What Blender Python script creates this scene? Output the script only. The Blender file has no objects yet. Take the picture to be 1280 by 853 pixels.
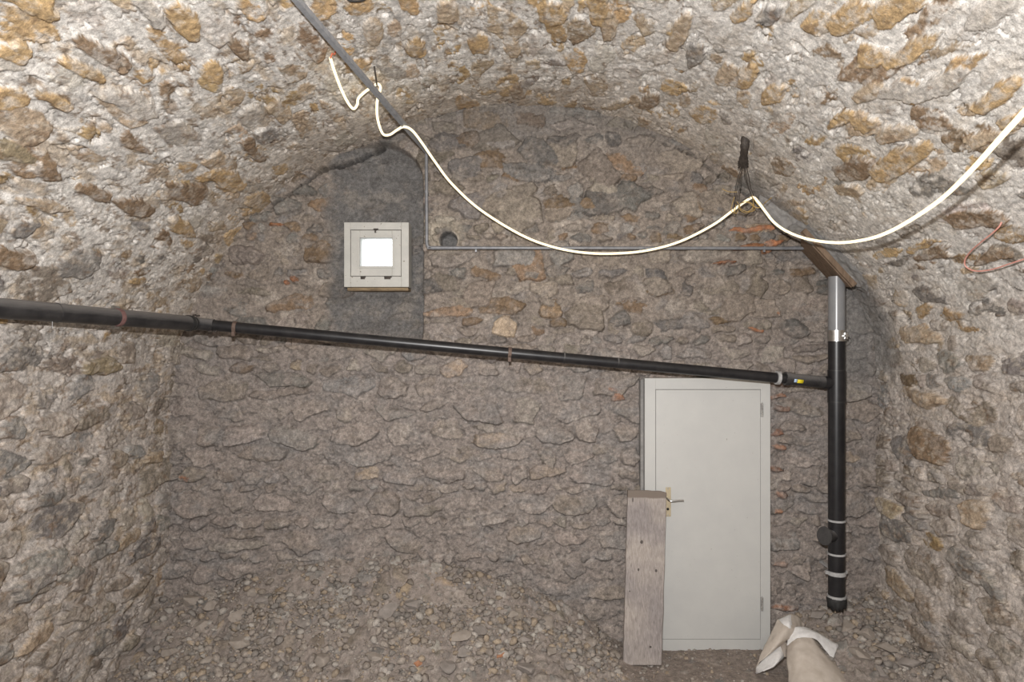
import bpy, bmesh, math, random
import numpy as np
from mathutils import Vector, Matrix, noise as mnoise

# ------------------------------------------------------------------ camera, world, light, exposure
SC = bpy.context.scene
COL = SC.collection
ZC = 2.17                      # camera height above the floor by the door
F = 853.33                     # 24 mm on 36 mm at 1280 px
cam_d = bpy.data.cameras.new('camera'); cam_d.lens = 24.0; cam_d.sensor_width = 36.0
cam_d.clip_start = 0.05
cam = bpy.data.objects.new('camera', cam_d); COL.objects.link(cam)
cam.location = (0, 0, ZC); cam.rotation_euler = (math.pi/2, 0, 0)
SC.camera = cam
SC.view_settings.view_transform = 'Standard'; SC.view_settings.look = 'None'
SC.view_settings.gamma = 1.0; SC.view_settings.use_curve_mapping = False
SC.view_settings.exposure = 0.0

world = bpy.data.worlds.new('daylight'); SC.world = world; world.use_nodes = True
bg = world.node_tree.nodes['Background']
bg.inputs['Color'].default_value = (0.95, 0.98, 1.0, 1); bg.inputs['Strength'].default_value = 4.0

def area_light(name, loc, target, size, power, color):
    d = bpy.data.lights.new(name, 'AREA'); d.shape = 'DISK'; d.size = size; d.energy = power; d.color = color
    o = bpy.data.objects.new(name, d); COL.objects.link(o); o.location = loc
    o.rotation_euler = (Vector(target)-Vector(loc)).to_track_quat('-Z', 'Y').to_euler()
    return o
area_light('camera_flash', (-0.05, 0.10, 2.45), (0.15, 4.0, 2.65), 0.05, 172, (1.0, 0.98, 0.962))  # small key light just above the lens, standing in for the camera flash
area_light('soft_fill', (0.1, -0.75, 2.95), (0.1, 4.0, 2.5), 1.3, 30, (1.0, 0.98, 0.962))  # wide weak fill added to soften the relief, no lamp stands there

# ------------------------------------------------------------------ helpers: pixels to points
def at(px, py, Y):
    return Vector(((px-640.0)/F*Y, Y, ZC-(py-426.5)/F*Y))

# vault and side wall profile (x, z) in the plane of the back wall, left floor -> crown -> right floor
PROF = [(-2.47,-.25),(-2.44,.40),(-2.42,1.10),(-2.41,1.70),(-2.37,2.04),(-2.28,2.40),(-2.11,2.73),(-1.87,3.03),
        (-1.60,3.27),(-1.34,3.445),(-1.05,3.575),(-.75,3.70),(-.42,3.80),(0,3.845),(.40,3.825),(.75,3.76),(1.10,3.64),
        (1.46,3.43),(1.80,3.15),(2.10,2.88),(2.38,2.60),(2.54,2.30),(2.59,2.00),(2.59,1.20),(2.58,.40),(2.62,-.25)]
def catmull(pts, n):
    P = [np.array(p, float) for p in pts]
    P = [2*P[0]-P[1]] + P + [2*P[-1]-P[-2]]
    out = []
    for i in range(1, len(P)-2):
        for k in range(n):
            t = k/n; p0, p1, p2, p3 = P[i-1:i+3]
            out.append(.5*((2*p1)+(-p0+p2)*t+(2*p0-5*p1+4*p2-p3)*t*t+(-p0+3*p1-3*p2+p3)*t**3))
    out.append(P[-2])
    return np.array(out)
PR = catmull(PROF, 24)
_seg = np.linalg.norm(np.diff(PR, axis=0), axis=1)
PS = np.concatenate([[0], np.cumsum(_seg)])
SLEN = PS[-1]
def prof_at(s):
    return np.interp(s, PS, PR[:,0]), np.interp(s, PS, PR[:,1])
BACK = 4.85
def inside(x, z):
    i = np.argmin((PR[:,0]-x)**2+(PR[:,1]-z)**2)
    a = PR[max(0,i-1)]; b = PR[min(len(PR)-1,i+1)]
    t = b-a
    n = np.array([t[1], -t[0]])           # inward normal of the profile
    return ((x-PR[i,0])*n[0]+(z-PR[i,1])*n[1])/np.linalg.norm(n)
def surf(px, py, off=0.0):
    """depth at which the ray of a pixel comes within off metres of the vault or the back wall"""
    for Y in np.arange(1.2, BACK-off, 0.01):
        p = at(px, py, Y)
        if inside(p.x, p.z) < off: return Y
    return BACK-off
def on(px, py, off):
    return at(px, py, surf(px, py, off))

# ------------------------------------------------------------------ helpers: noise on arrays
_rg = np.random.RandomState(7)
_ANG = _rg.rand(256, 256)*2*np.pi
_GX, _GY = np.cos(_ANG).astype(np.float32), np.sin(_ANG).astype(np.float32)
def perlin(u, v, seed=0):
    u = u+seed*17.31; v = v+seed*9.73
    iu = np.floor(u).astype(np.int32); iv = np.floor(v).astype(np.int32)
    fu = (u-iu).astype(np.float32); fv = (v-iv).astype(np.float32)
    a, b, c, d = iu & 255, (iu+1) & 255, iv & 255, (iv+1) & 255
    su = fu*fu*fu*(fu*(fu*6-15)+10); sv = fv*fv*fv*(fv*(fv*6-15)+10)
    n00 = _GX[a,c]*fu+_GY[a,c]*fv; n10 = _GX[b,c]*(fu-1)+_GY[b,c]*fv
    n01 = _GX[a,d]*fu+_GY[a,d]*(fv-1); n11 = _GX[b,d]*(fu-1)+_GY[b,d]*(fv-1)
    x0 = n00+(n10-n00)*su; x1 = n01+(n11-n01)*su
    return (x0+(x1-x0)*sv)*1.5
def fbm(u, v, seed=0, oct=4, gain=.5):
    s = 0; a = 1; t = 0
    for o in range(oct):
        s = s+a*perlin(u*2**o, v*2**o, seed+o*3+1); t += a; a *= gain
    return s/t*1.3
def sstep(a, b, x):
    t = np.clip((x-a)/(b-a), 0, 1); return t*t*(3-2*t)
def lerp(a, b, t): return a+(b-a)*t
def mixc(c, d, m): return c+(np.asarray(d, np.float32)-c)*m[..., None]

# ------------------------------------------------------------------ helpers: objects
def tag(o, label=None, cat=None, group=None, kind=None):
    if label: o['label'] = label
    if cat: o['category'] = cat
    if group: o['group'] = group
    if kind: o['kind'] = kind
    return o
def empty(name, loc=(0,0,0), label=None, cat=None, group=None, kind=None):
    o = bpy.data.objects.new(name, None); COL.objects.link(o); o.location = loc; o.empty_display_size = .1
    return tag(o, label, cat, group, kind)
class MB:
    def __init__(s): s.v = []; s.f = []
    def add(s, v, f):
        n = len(s.v); s.v += [tuple(p) for p in v]; s.f += [tuple(i+n for i in q) for q in f]; return s
    def box(s, x0, x1, y0, y1, z0, z1):
        return s.add([(x0,y0,z0),(x1,y0,z0),(x1,y1,z0),(x0,y1,z0),(x0,y0,z1),(x1,y0,z1),(x1,y1,z1),(x0,y1,z1)],
                     [(0,3,2,1),(4,5,6,7),(0,1,5,4),(1,2,6,5),(2,3,7,6),(3,0,4,7)])
    def tube(s, pts, r, seg=16, caps=True, closed=False):
        pts = [Vector(p) for p in pts]; n = len(pts)
        rr = r if isinstance(r, (list, tuple)) else [r]*n
        T = []
        for i in range(n):
            if closed: t = pts[(i+1) % n]-pts[i-1]
            else: t = pts[min(i+1, n-1)]-pts[max(i-1, 0)]
            T.append(t.normalized())
        up = Vector((0,0,1)) if abs(T[0].z) < .9 else Vector((1,0,0))
        N = (up-T[0]*up.dot(T[0])).normalized()
        v = []; f = []
        for i in range(n):
            N = (N-T[i]*N.dot(T[i])).normalized(); B = T[i].cross(N)
            for k in range(seg):
                a = 2*math.pi*k/seg
                v.append(pts[i]+(N*math.cos(a)+B*math.sin(a))*rr[i])
        m = n if closed else n-1
        for i in range(m):
            j = (i+1) % n
            for k in range(seg):
                l = (k+1) % seg
                f.append((i*seg+k, i*seg+l, j*seg+l, j*seg+k))
        if caps and not closed:
            f.append(tuple(range(seg-1, -1, -1))); f.append(tuple((n-1)*seg+k for k in range(seg)))
        return s.add(v, f)
    def build(s, name, mat, parent=None, smooth=True, bevel=0, bseg=2, auto=True):
        me = bpy.data.meshes.new(name); me.from_pydata(s.v, [], s.f); me.update()
        bm = bmesh.new(); bm.from_mesh(me); bmesh.ops.recalc_face_normals(bm, faces=bm.faces); bm.to_mesh(me); bm.free()
        o = bpy.data.objects.new(name, me); COL.objects.link(o)
        if mat: me.materials.append(mat)
        if smooth:
            me.polygons.foreach_set('use_smooth', [True]*len(me.polygons))
            if auto: me.set_sharp_from_angle(angle=math.radians(38))
        if bevel:
            m = o.modifiers.new('bevel', 'BEVEL'); m.width = bevel; m.segments = bseg; m.limit_method = 'ANGLE'
        if parent: o.parent = parent; o.matrix_parent_inverse = Matrix.Translation(-Vector(parent.location)) if not any(parent.rotation_euler) else parent.matrix_basis.inverted()
        return o
def spline(pts, n=8):
    return [Vector(p) for p in catmull(pts, n)]

# ------------------------------------------------------------------ materials
def mat(name, col=(.5,.5,.5), rough=.6, metal=0.0, spec=.5):
    m = bpy.data.materials.new(name); m.use_nodes = True
    b = m.node_tree.nodes['Principled BSDF']
    b.inputs['Base Color'].default_value = (*col, 1); b.inputs['Roughness'].default_value = rough
    b.inputs['Metallic'].default_value = metal; b.inputs['Specular IOR Level'].default_value = spec
    return m
def nd(m, typ, **kw):
    n = m.node_tree.nodes.new(typ)
    for k, v in kw.items():
        if k in n.inputs.keys() if hasattr(n.inputs, 'keys') else False: n.inputs[k].default_value = v
        else: setattr(n, k, v)
    return n
def noisy(name, c1, c2, scale=20, rough=.6, metal=0, bump=.2, bdist=.002, detail=6, stretch=(1,1,1), spec=.5, lo=.35, hi=.65, c3=None, scale3=60, t3=.62):
    """two colours mixed by noise, an optional third in small flecks, and a bump"""
    m = mat(name, c1, rough, metal, spec); L = m.node_tree.links; b = m.node_tree.nodes['Principled BSDF']
    tc = m.node_tree.nodes.new('ShaderNodeTexCoord'); mp = m.node_tree.nodes.new('ShaderNodeMapping')
    mp.inputs['Scale'].default_value = stretch; L.new(tc.outputs['Object'], mp.inputs['Vector'])
    n = m.node_tree.nodes.new('ShaderNodeTexNoise'); n.inputs['Scale'].default_value = scale; n.inputs['Detail'].default_value = detail
    n.inputs['Roughness'].default_value = .65
    L.new(mp.outputs[0], n.inputs['Vector'])
    r = m.node_tree.nodes.new('ShaderNodeValToRGB'); r.color_ramp.elements[0].position = lo; r.color_ramp.elements[1].position = hi
    r.color_ramp.elements[0].color = (*c1, 1); r.color_ramp.elements[1].color = (*c2, 1)
    L.new(n.outputs[0], r.inputs[0]); out = r.outputs[0]
    if c3:
        n3 = m.node_tree.nodes.new('ShaderNodeTexNoise'); n3.inputs['Scale'].default_value = scale3; n3.inputs['Detail'].default_value = 3
        L.new(tc.outputs['Object'], n3.inputs['Vector'])
        r3 = m.node_tree.nodes.new('ShaderNodeValToRGB'); r3.color_ramp.elements[0].position = t3; r3.color_ramp.elements[1].position = t3+.04
        L.new(n3.outputs[0], r3.inputs[0])
        mx = m.node_tree.nodes.new('ShaderNodeMix'); mx.data_type = 'RGBA'
        L.new(r3.outputs[0], mx.inputs[0]); L.new(out, mx.inputs[6]); mx.inputs[7].default_value = (*c3, 1); out = mx.outputs[2]
    L.new(out, b.inputs['Base Color'])
    if bump:
        bp = m.node_tree.nodes.new('ShaderNodeBump'); bp.inputs['Strength'].default_value = bump; bp.inputs['Distance'].default_value = bdist
        L.new(n.outputs[0], bp.inputs['Height']); L.new(bp.outputs[0], b.inputs['Normal'])
    return m
def stone_mat(name, speck=.5, bump=.7):
    """masonry: base colour per stone and mortar from the mesh, fine grain and specks from noise"""
    m = mat(name, (.4,.4,.4), .92, 0, .25); T = m.node_tree; L = T.links; b = T.nodes['Principled BSDF']
    at_ = T.nodes.new('ShaderNodeAttribute'); at_.attribute_name = 'stone'
    tc = T.nodes.new('ShaderNodeTexCoord')
    def nz(scale, detail, rough=.65):
        n = T.nodes.new('ShaderNodeTexNoise'); n.inputs['Scale'].default_value = scale; n.inputs['Detail'].default_value = detail
        n.inputs['Roughness'].default_value = rough; L.new(tc.outputs['Object'], n.inputs['Vector']); return n
    n1 = nz(45, 8, .7); n2 = nz(160, 4, .7); n3 = nz(14, 6)
    def mr(src, a, b_, c, d):
        n = T.nodes.new('ShaderNodeMapRange'); n.inputs[1].default_value = a; n.inputs[2].default_value = b_
        n.inputs[3].default_value = c; n.inputs[4].default_value = d; L.new(src, n.inputs[0]); return n.outputs[0]
    f1 = mr(n1.outputs[0], .3, .7, 1-speck*.55, 1+speck*.5); f2 = mr(n2.outputs[0], .3, .7, 1-speck*.4, 1+speck*.35); f3 = mr(n3.outputs[0], .3, .7, .85, 1.15)
    def mul(a, c):
        n = T.nodes.new('ShaderNodeMath'); n.operation = 'MULTIPLY'; L.new(a, n.inputs[0]); L.new(c, n.inputs[1]); return n.outputs[0]
    k = mul(mul(f1, f2), f3)
    vm = T.nodes.new('ShaderNodeVectorMath'); vm.operation = 'SCALE'
    L.new(at_.outputs['Color'], vm.inputs[0]); L.new(k, vm.inputs['Scale'])
    L.new(vm.outputs[0], b.inputs['Base Color'])
    add = T.nodes.new('ShaderNodeMath'); add.operation = 'MULTIPLY_ADD'; add.inputs[1].default_value = .45
    L.new(n2.outputs[0], add.inputs[0]); L.new(n1.outputs[0], add.inputs[2])
    bp = T.nodes.new('ShaderNodeBump'); bp.inputs['Strength'].default_value = bump; bp.inputs['Distance'].default_value = .007
    L.new(add.outputs[0], bp.inputs['Height']); L.new(bp.outputs[0], b.inputs['Normal'])
    return m

M = {}
M['masonry'] = stone_mat('rubble_masonry', .80, .8)
M['ground'] = stone_mat('dusty_ground', .6, .9)
M['paint'] = noisy('off_white_paint', (.52,.52,.505), (.55,.55,.53), 6, .45, bump=.06, bdist=.001, c3=(.30,.285,.25), scale3=55, t3=.72)
M['paint_worn'] = noisy('worn_white_paint', (.44,.435,.405), (.50,.49,.455), 12, .5, bump=.1, bdist=.001, c3=(.16,.13,.10), scale3=48, t3=.69)
M['black_pipe'] = noisy('dusty_black_plastic', (.012,.012,.014), (.05,.048,.048), 9, .38, bump=.03, bdist=.001, lo=.35, hi=.8)
def dust_top(m, dust=(.15,.143,.14), lo=-.1, hi=.75):
    """dust lying on the upward faces"""
    T = m.node_tree; L = T.links; b = T.nodes['Principled BSDF']; src = b.inputs['Base Color'].links[0].from_socket
    g = T.nodes.new('ShaderNodeNewGeometry'); sp = T.nodes.new('ShaderNodeSeparateXYZ'); L.new(g.outputs['Normal'], sp.inputs[0])
    n = T.nodes.new('ShaderNodeTexNoise'); n.inputs['Scale'].default_value = 25; n.inputs['Detail'].default_value = 5
    a = T.nodes.new('ShaderNodeMath'); a.operation = 'MULTIPLY_ADD'; a.inputs[1].default_value = .5; L.new(n.outputs[0], a.inputs[0]); L.new(sp.outputs[2], a.inputs[2])
    r = T.nodes.new('ShaderNodeMapRange'); r.inputs[1].default_value = lo+.3; r.inputs[2].default_value = hi+.3; L.new(a.outputs[0], r.inputs[0])
    x = T.nodes.new('ShaderNodeMix'); x.data_type = 'RGBA'; L.new(r.outputs[0], x.inputs[0]); L.new(src, x.inputs[6]); x.inputs[7].default_value = (*dust, 1)
    L.new(x.outputs[2], b.inputs['Base Color']); return m
dust_top(M['black_pipe'])
M['black_shiny'] = noisy('black_plastic', (.010,.010,.012), (.028,.027,.028), 14, .36, bump=.02, bdist=.001, lo=.4, hi=.8)
M['rubber'] = noisy('black_rubber', (.012,.012,.012), (.03,.03,.03), 30, .7, bump=.1)
M['grey_pipe'] = noisy('grey_plastic', (.21,.215,.225), (.25,.25,.255), 8, .28, bump=.02, bdist=.001)
M['steel'] = noisy('bright_steel', (.55,.55,.55), (.7,.7,.69), 40, .28, metal=1, bump=.05)
M['galv'] = noisy('galvanised_steel', (.24,.25,.27), (.34,.35,.37), 30, .5, metal=.15, bump=.08)
M['conduit'] = noisy('grey_conduit', (.16,.165,.18), (.24,.245,.26), 25, .42, metal=.2, bump=.06)
M['rust'] = noisy('rusty_metal', (.11,.07,.055), (.19,.14,.115), 60, .75, metal=.3, bump=.3)
M['pink_strap'] = noisy('reddish_strap', (.15,.072,.068), (.21,.12,.112), 50, .6)
M['white_clamp'] = noisy('pale_grey_clamp', (.34,.34,.34), (.46,.46,.46), 50, .6)
M['brass'] = noisy('aged_cream_brass', (.46,.38,.25), (.55,.47,.33), 40, .5, metal=.15)
M['dark_iron'] = noisy('dark_iron', (.04,.034,.03), (.11,.092,.08), 60, .7, metal=.4, bump=.4)
M['wire_yellow'] = noisy('brassy_tie_wire', (.42,.27,.08), (.55,.40,.16), 80, .45, metal=.4)
M['wire_pink'] = noisy('pink_cable_sheath', (.62,.27,.22), (.68,.36,.30), 60, .5)
M['wire_red'] = noisy('red_cable_sheath', (.55,.13,.07), (.62,.2,.1), 60, .5)
M['board'] = noisy('brown_board', (.115,.075,.047), (.205,.142,.095), 5, .75, bump=.4, bdist=.003, stretch=(8,8,1.5))
M['cement'] = noisy('grey_cement', (.20,.195,.19), (.31,.30,.29), 16, .95, bump=.8, bdist=.01, c3=(.38,.36,.34), scale3=60, t3=.66)
M['sack'] = noisy('beige_woven_plastic', (.48,.42,.36), (.56,.50,.44), 18, .6, bump=.15, bdist=.002)
M['sack_white'] = noisy('white_woven_plastic', (.66,.65,.64), (.76,.75,.74), 60, .5, bump=.15, bdist=.002)
M['brick'] = noisy('orange_brick', (.36,.16,.085), (.46,.25,.15), 30, .95, bump=.7, bdist=.004)
M['stone_grey'] = noisy('grey_stone', (.235,.21,.19), (.31,.275,.25), 22, .95, bump=.8, bdist=.006)
M['stone_tan'] = noisy('dusty_tan_stone', (.29,.25,.215), (.37,.325,.285), 22, .95, bump=.8, bdist=.006)
M['stone_white'] = noisy('pale_stone', (.44,.41,.37), (.52,.49,.45), 22, .95, bump=.6, bdist=.004)
M['raw_wood'] = noisy('raw_wood_edge', (.13,.09,.05), (.30,.22,.13), 14, .8, bump=.3, stretch=(1,6,6))
M['yellow_print'] = mat('yellow_sticker', (.75,.62,.02), .5)
M['blue_print'] = mat('pale_blue_sticker', (.42,.55,.75), .5)
M['hinge_grey'] = noisy('worn_painted_hinge', (.16,.15,.14), (.44,.43,.41), 90, .5)
M['black_hole'] = mat('dark_keyhole', (.01,.01,.01), .8)

# weathered plank: grey grain along z with a few dark knots
def plank_mat():
    m = mat('weathered_plank', (.3,.27,.25), .85, 0, .25); T = m.node_tree; L = T.links; b = T.nodes['Principled BSDF']
    tc = T.nodes.new('ShaderNodeTexCoord'); mp = T.nodes.new('ShaderNodeMapping'); mp.inputs['Scale'].default_value = (46, 46, .8)
    L.new(tc.outputs['Object'], mp.inputs[0])
    n = T.nodes.new('ShaderNodeTexNoise'); n.inputs['Scale'].default_value = 2.2; n.inputs['Detail'].default_value = 8; n.inputs['Roughness'].default_value = .7
    n.inputs['Distortion'].default_value = .6
    L.new(mp.outputs[0], n.inputs['Vector'])
    r = T.nodes.new('ShaderNodeValToRGB'); e = r.color_ramp.elements
    e[0].position = .28; e[0].color = (.235,.212,.197,1); e[1].position = .72; e[1].color = (.49,.455,.43,1)
    L.new(n.outputs[0], r.inputs[0])
    n2 = T.nodes.new('ShaderNodeTexNoise'); n2.inputs['Scale'].default_value = 3.5; n2.inputs['Detail'].default_value = 4; L.new(tc.outputs['Object'], n2.inputs['Vector'])
    r2 = T.nodes.new('ShaderNodeValToRGB'); r2.color_ramp.elements[0].position = .35; r2.color_ramp.elements[1].position = .65
    r2.color_ramp.elements[0].color = (.78,.76,.78,1); r2.color_ramp.elements[1].color = (1.1,1.06,1.02,1)
    L.new(n2.outputs[0], r2.inputs[0])
    mx = T.nodes.new('ShaderNodeMix'); mx.data_type = 'RGBA'; mx.blend_type = 'MULTIPLY'; mx.inputs[0].default_value = 1
    L.new(r.outputs[0], mx.inputs[6]); L.new(r2.outputs[0], mx.inputs[7])
    sp = T.nodes.new('ShaderNodeSeparateXYZ'); L.new(tc.outputs['Object'], sp.inputs[0])
    wz = T.nodes.new('ShaderNodeMath'); wz.operation = 'MULTIPLY_ADD'; wz.inputs[1].default_value = .05; L.new(n2.outputs[0], wz.inputs[0]); L.new(sp.outputs[2], wz.inputs[2])
    rz = T.nodes.new('ShaderNodeMapRange'); rz.inputs[1].default_value = 1.112; rz.inputs[2].default_value = 1.122; L.new(wz.outputs[0], rz.inputs[0])
    m2 = T.nodes.new('ShaderNodeMix'); m2.data_type = 'RGBA'; L.new(rz.outputs[0], m2.inputs[0]); L.new(mx.outputs[2], m2.inputs[6]); m2.inputs[7].default_value = (.20,.165,.14,1)
    L.new(m2.outputs[2], b.inputs['Base Color'])
    bp = T.nodes.new('ShaderNodeBump'); bp.inputs['Strength'].default_value = .5; bp.inputs['Distance'].default_value = .003
    L.new(n.outputs[0], bp.inputs['Height']); L.new(bp.outputs[0], b.inputs['Normal'])
    return m
M['plank'] = plank_mat()
def glow_mat():
    m = bpy.data.materials.new('glowing_light_strip'); m.use_nodes = True; T = m.node_tree; T.nodes.clear()
    e = T.nodes.new('ShaderNodeEmission'); e.inputs[0].default_value = (1.0, .84, .55, 1); e.inputs[1].default_value = 1.85
    o = T.nodes.new('ShaderNodeOutputMaterial'); T.links.new(e.outputs[0], o.inputs[0]); return m
M['glow'] = glow_mat()
def glass_mat():
    m = bpy.data.materials.new('window_glass'); m.use_nodes = True; T = m.node_tree; T.nodes.clear()
    t = T.nodes.new('ShaderNodeBsdfTransparent'); t.inputs[0].default_value = (.96,.97,.97,1)
    g = T.nodes.new('ShaderNodeBsdfGlossy'); g.inputs['Roughness'].default_value = .05
    x = T.nodes.new('ShaderNodeMixShader'); x.inputs[0].default_value = .06
    o = T.nodes.new('ShaderNodeOutputMaterial')
    T.links.new(t.outputs[0], x.inputs[1]); T.links.new(g.outputs[0], x.inputs[2]); T.links.new(x.outputs[0], o.inputs[0]); return m
M['glass'] = glass_mat()

# ------------------------------------------------------------------ masonry generator
def make_stones(u0, u1, v0, v1, rs, course=(.09,.19), aspect=(1.0,2.6), jit=.25):
    """stones laid in rough courses along u; each (cu, cv, half length, half height, angle, power)"""
    out = []; v = v0
    while v < v1:
        h = rs.uniform(*course); u = u0-rs.uniform(0,.3)
        while u < u1:
            w = h*rs.uniform(*aspect)
            if rs.rand() < .16 and h > .12:
                for q in (0,1):
                    out.append((u+w*.5+rs.uniform(-.02,.02), v+h*(.25+.5*q), w*.5*rs.uniform(.8,1), h*.25*rs.uniform(.85,1.05), rs.uniform(-.15,.15), rs.uniform(2,3)))
            else:
                out.append((u+w*.5, v+h*.5+rs.uniform(-jit,jit)*h*.5, w*.5*rs.uniform(.82,1.0), h*.5*rs.uniform(.8,1.08), rs.uniform(-.22,.22), rs.uniform(2.0,3.6)))
            u += w*rs.uniform(.94,1.08)
        v += h*.96
    return out
def stamp(U, V, stones, rs, relief=(.006,.05), warp=.022, seed=0, lean=0.0, tilt=.10, dome=.35, rag=.35):
    """height of the stones above the bed and id of the stone on top, on the grid U x V; lean > 0 makes the lower edges stand proud"""
    nu, nv = len(U), len(V)
    H = np.full((nu, nv), -.05, np.float32); ID = np.full((nu, nv), -1, np.int32); DD = np.full((nu, nv), 2, np.float32)
    UU, VV = np.meshgrid(U, V, indexing='ij'); UU = UU.astype(np.float32); VV = VV.astype(np.float32)
    WU = UU+warp*fbm(UU*5, VV*6, seed+11, 5, .54); WV = VV+warp*.8*fbm(UU*5, VV*6, seed+23, 5, .54)
    for i, q in enumerate(stones):
        cu, cv, a, b, th, p = q[:6]
        R = max(a, b)*1.25+warp*1.5
        i0, i1 = np.searchsorted(U, cu-R), np.searchsorted(U, cu+R); j0, j1 = np.searchsorted(V, cv-R), np.searchsorted(V, cv+R)
        if i1-i0 < 2 or j1-j0 < 2: continue
        x = WU[i0:i1, j0:j1]-cu; y = WV[i0:i1, j0:j1]-cv
        c, s = math.cos(th), math.sin(th)
        xx = (x*c+y*s)/a; yy = (-x*s+y*c)/b
        d = ((np.abs(xx)**p+np.abs(yy)**p)**(1/p))*.93
        for k in range(rs.randint(3,7)):                       # knock corners off
            f = rs.uniform(0, 2*math.pi); d = np.maximum(d, (xx*math.cos(f)+yy*math.sin(f))/rs.uniform(.66,1.0))
        base = rs.uniform(*relief); tu, tv = rs.normal(0,tilt), rs.normal(0,tilt)-lean*rs.uniform(.1,1.7)
        if len(q) > 6: base = q[6]; tu *= .5; tv *= .5
        edge = rs.uniform(.80,.96); dm = rs.uniform(0,dome)
        body = 1-sstep(edge, 1.02, d)
        h = (base*(1-dm*np.minimum(d,1)**2)+np.clip(tu*x+tv*y, -.03, .03)+.010)*body-.03*(1-body)
        sub = H[i0:i1, j0:j1]; m = (h > sub) & (d < 1.02)
        sub[m] = h[m]; ID[i0:i1, j0:j1][m] = i; DD[i0:i1, j0:j1][m] = d[m]
    return UU, VV, H, ID, DD
PAL = {'ochre': (.39,.275,.15), 'tan': (.38,.30,.215), 'brown': (.205,.145,.095), 'grey': (.222,.207,.192), 'blue': (.25,.243,.235), 'olive': (.25,.205,.135),
       'pale': (.42,.39,.355), 'dust': (.315,.275,.24), 'darkgrey': (.15,.14,.13), 'brick': (.34,.155,.08), 'greybrown': (.235,.20,.165)}
def palette(names, weights, n, rs, var=.12):
    nm = rs.choice(len(names), n, p=np.array(weights)/sum(weights))
    c = np.array([PAL[k] for k in names], np.float32)[nm]
    return c*(1+rs.normal(0, var, (n,1))).astype(np.float32).clip(.6,1.5)*(1+rs.normal(0,.012,(n,3))).astype(np.float32)
def combine(UU, VV, HS, mortar, seed, flake=.010, crack=.006, fu=3.6, fv=5.0, flat=1.0):
    """lay broken plaster and mortar over the stones: total height and how far the stone shows"""
    fl = fbm(UU*fu, VV*fv, seed+31, 6, .64)*2.4
    st = np.floor(fl); fr = fl-st
    terr = (st+sstep(.93, 1.0, fr)+.25*fr)*flake
    hm = mortar+terr+.0022*fbm(UU*22, VV*26, seed+41, 4, .6)
    rough = .0035*fbm(UU*14, VV*18, seed+51, 4, .6)
    f2 = fbm(UU*7, VV*9, seed+57, 5, .64)*2.2; s2 = np.floor(f2); r2 = f2-s2
    rough = rough+(s2+sstep(.90,1.0,r2))*.005                  # stones split in thin layers
    hs = HS+rough
    show = sstep(-.001, .003, hs-hm)
    H = np.maximum(hs, hm)*flat
    gate = sstep(-.10, .25, fbm(UU*5, VV*5, seed+61, 3))
    H = H-crack*gate*np.exp(-((hs-hm+.002)/.0050)**2)
    g1 = sstep(.0, .30, fbm(UU*4, VV*4, seed+63, 3))
    H = H-crack*.8*g1*(1-show)*np.exp(-((fr-.93)/.035)**2)
    # hairline cracks
    z = fbm(UU*3, VV*3, seed+65, 6, .64); g2 = sstep(.10, .30, fbm(UU*2.2, VV*2.2, seed+67, 3))
    H = H-crack*.9*g2*np.exp(-(z/.014)**2)
    H = H+.0016*fbm(UU*40, VV*40, seed+69, 3, .7)
    return H, show
def grid_object(name, P, C, material, keep=None, flip=False):
    nu, nv = P.shape[:2]
    me = bpy.data.meshes.new(name)
    idx = np.arange(nu*nv).reshape(nu, nv)
    q = np.stack([idx[:-1,:-1], idx[1:,:-1], idx[1:,1:], idx[:-1,1:]], -1)
    if keep is not None: q = q[keep]
    q = q.reshape(-1, 4)
    if flip: q = q[:, ::-1]
    n = len(q)
    me.vertices.add(nu*nv); me.vertices.foreach_set('co', P.reshape(-1).astype(np.float32))
    me.loops.add(n*4); me.loops.foreach_set('vertex_index', np.ascontiguousarray(q).reshape(-1).astype(np.int32))
    me.polygons.add(n); me.polygons.foreach_set('loop_start', np.arange(0, n*4, 4, dtype=np.int32))
    me.polygons.foreach_set('use_smooth', np.ones(n, bool))
    a = me.attributes.new('stone', 'FLOAT_COLOR', 'POINT')
    rgba = np.ones((nu*nv, 4), np.float32); rgba[:, :3] = np.clip(C.reshape(-1, 3), .01, .8)
    a.data.foreach_set('color', rgba.reshape(-1))
    me.update(calc_edges=True); me.validate()
    me.materials.append(material)
    o = bpy.data.objects.new(name, me); COL.objects.link(o)
    return o

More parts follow.
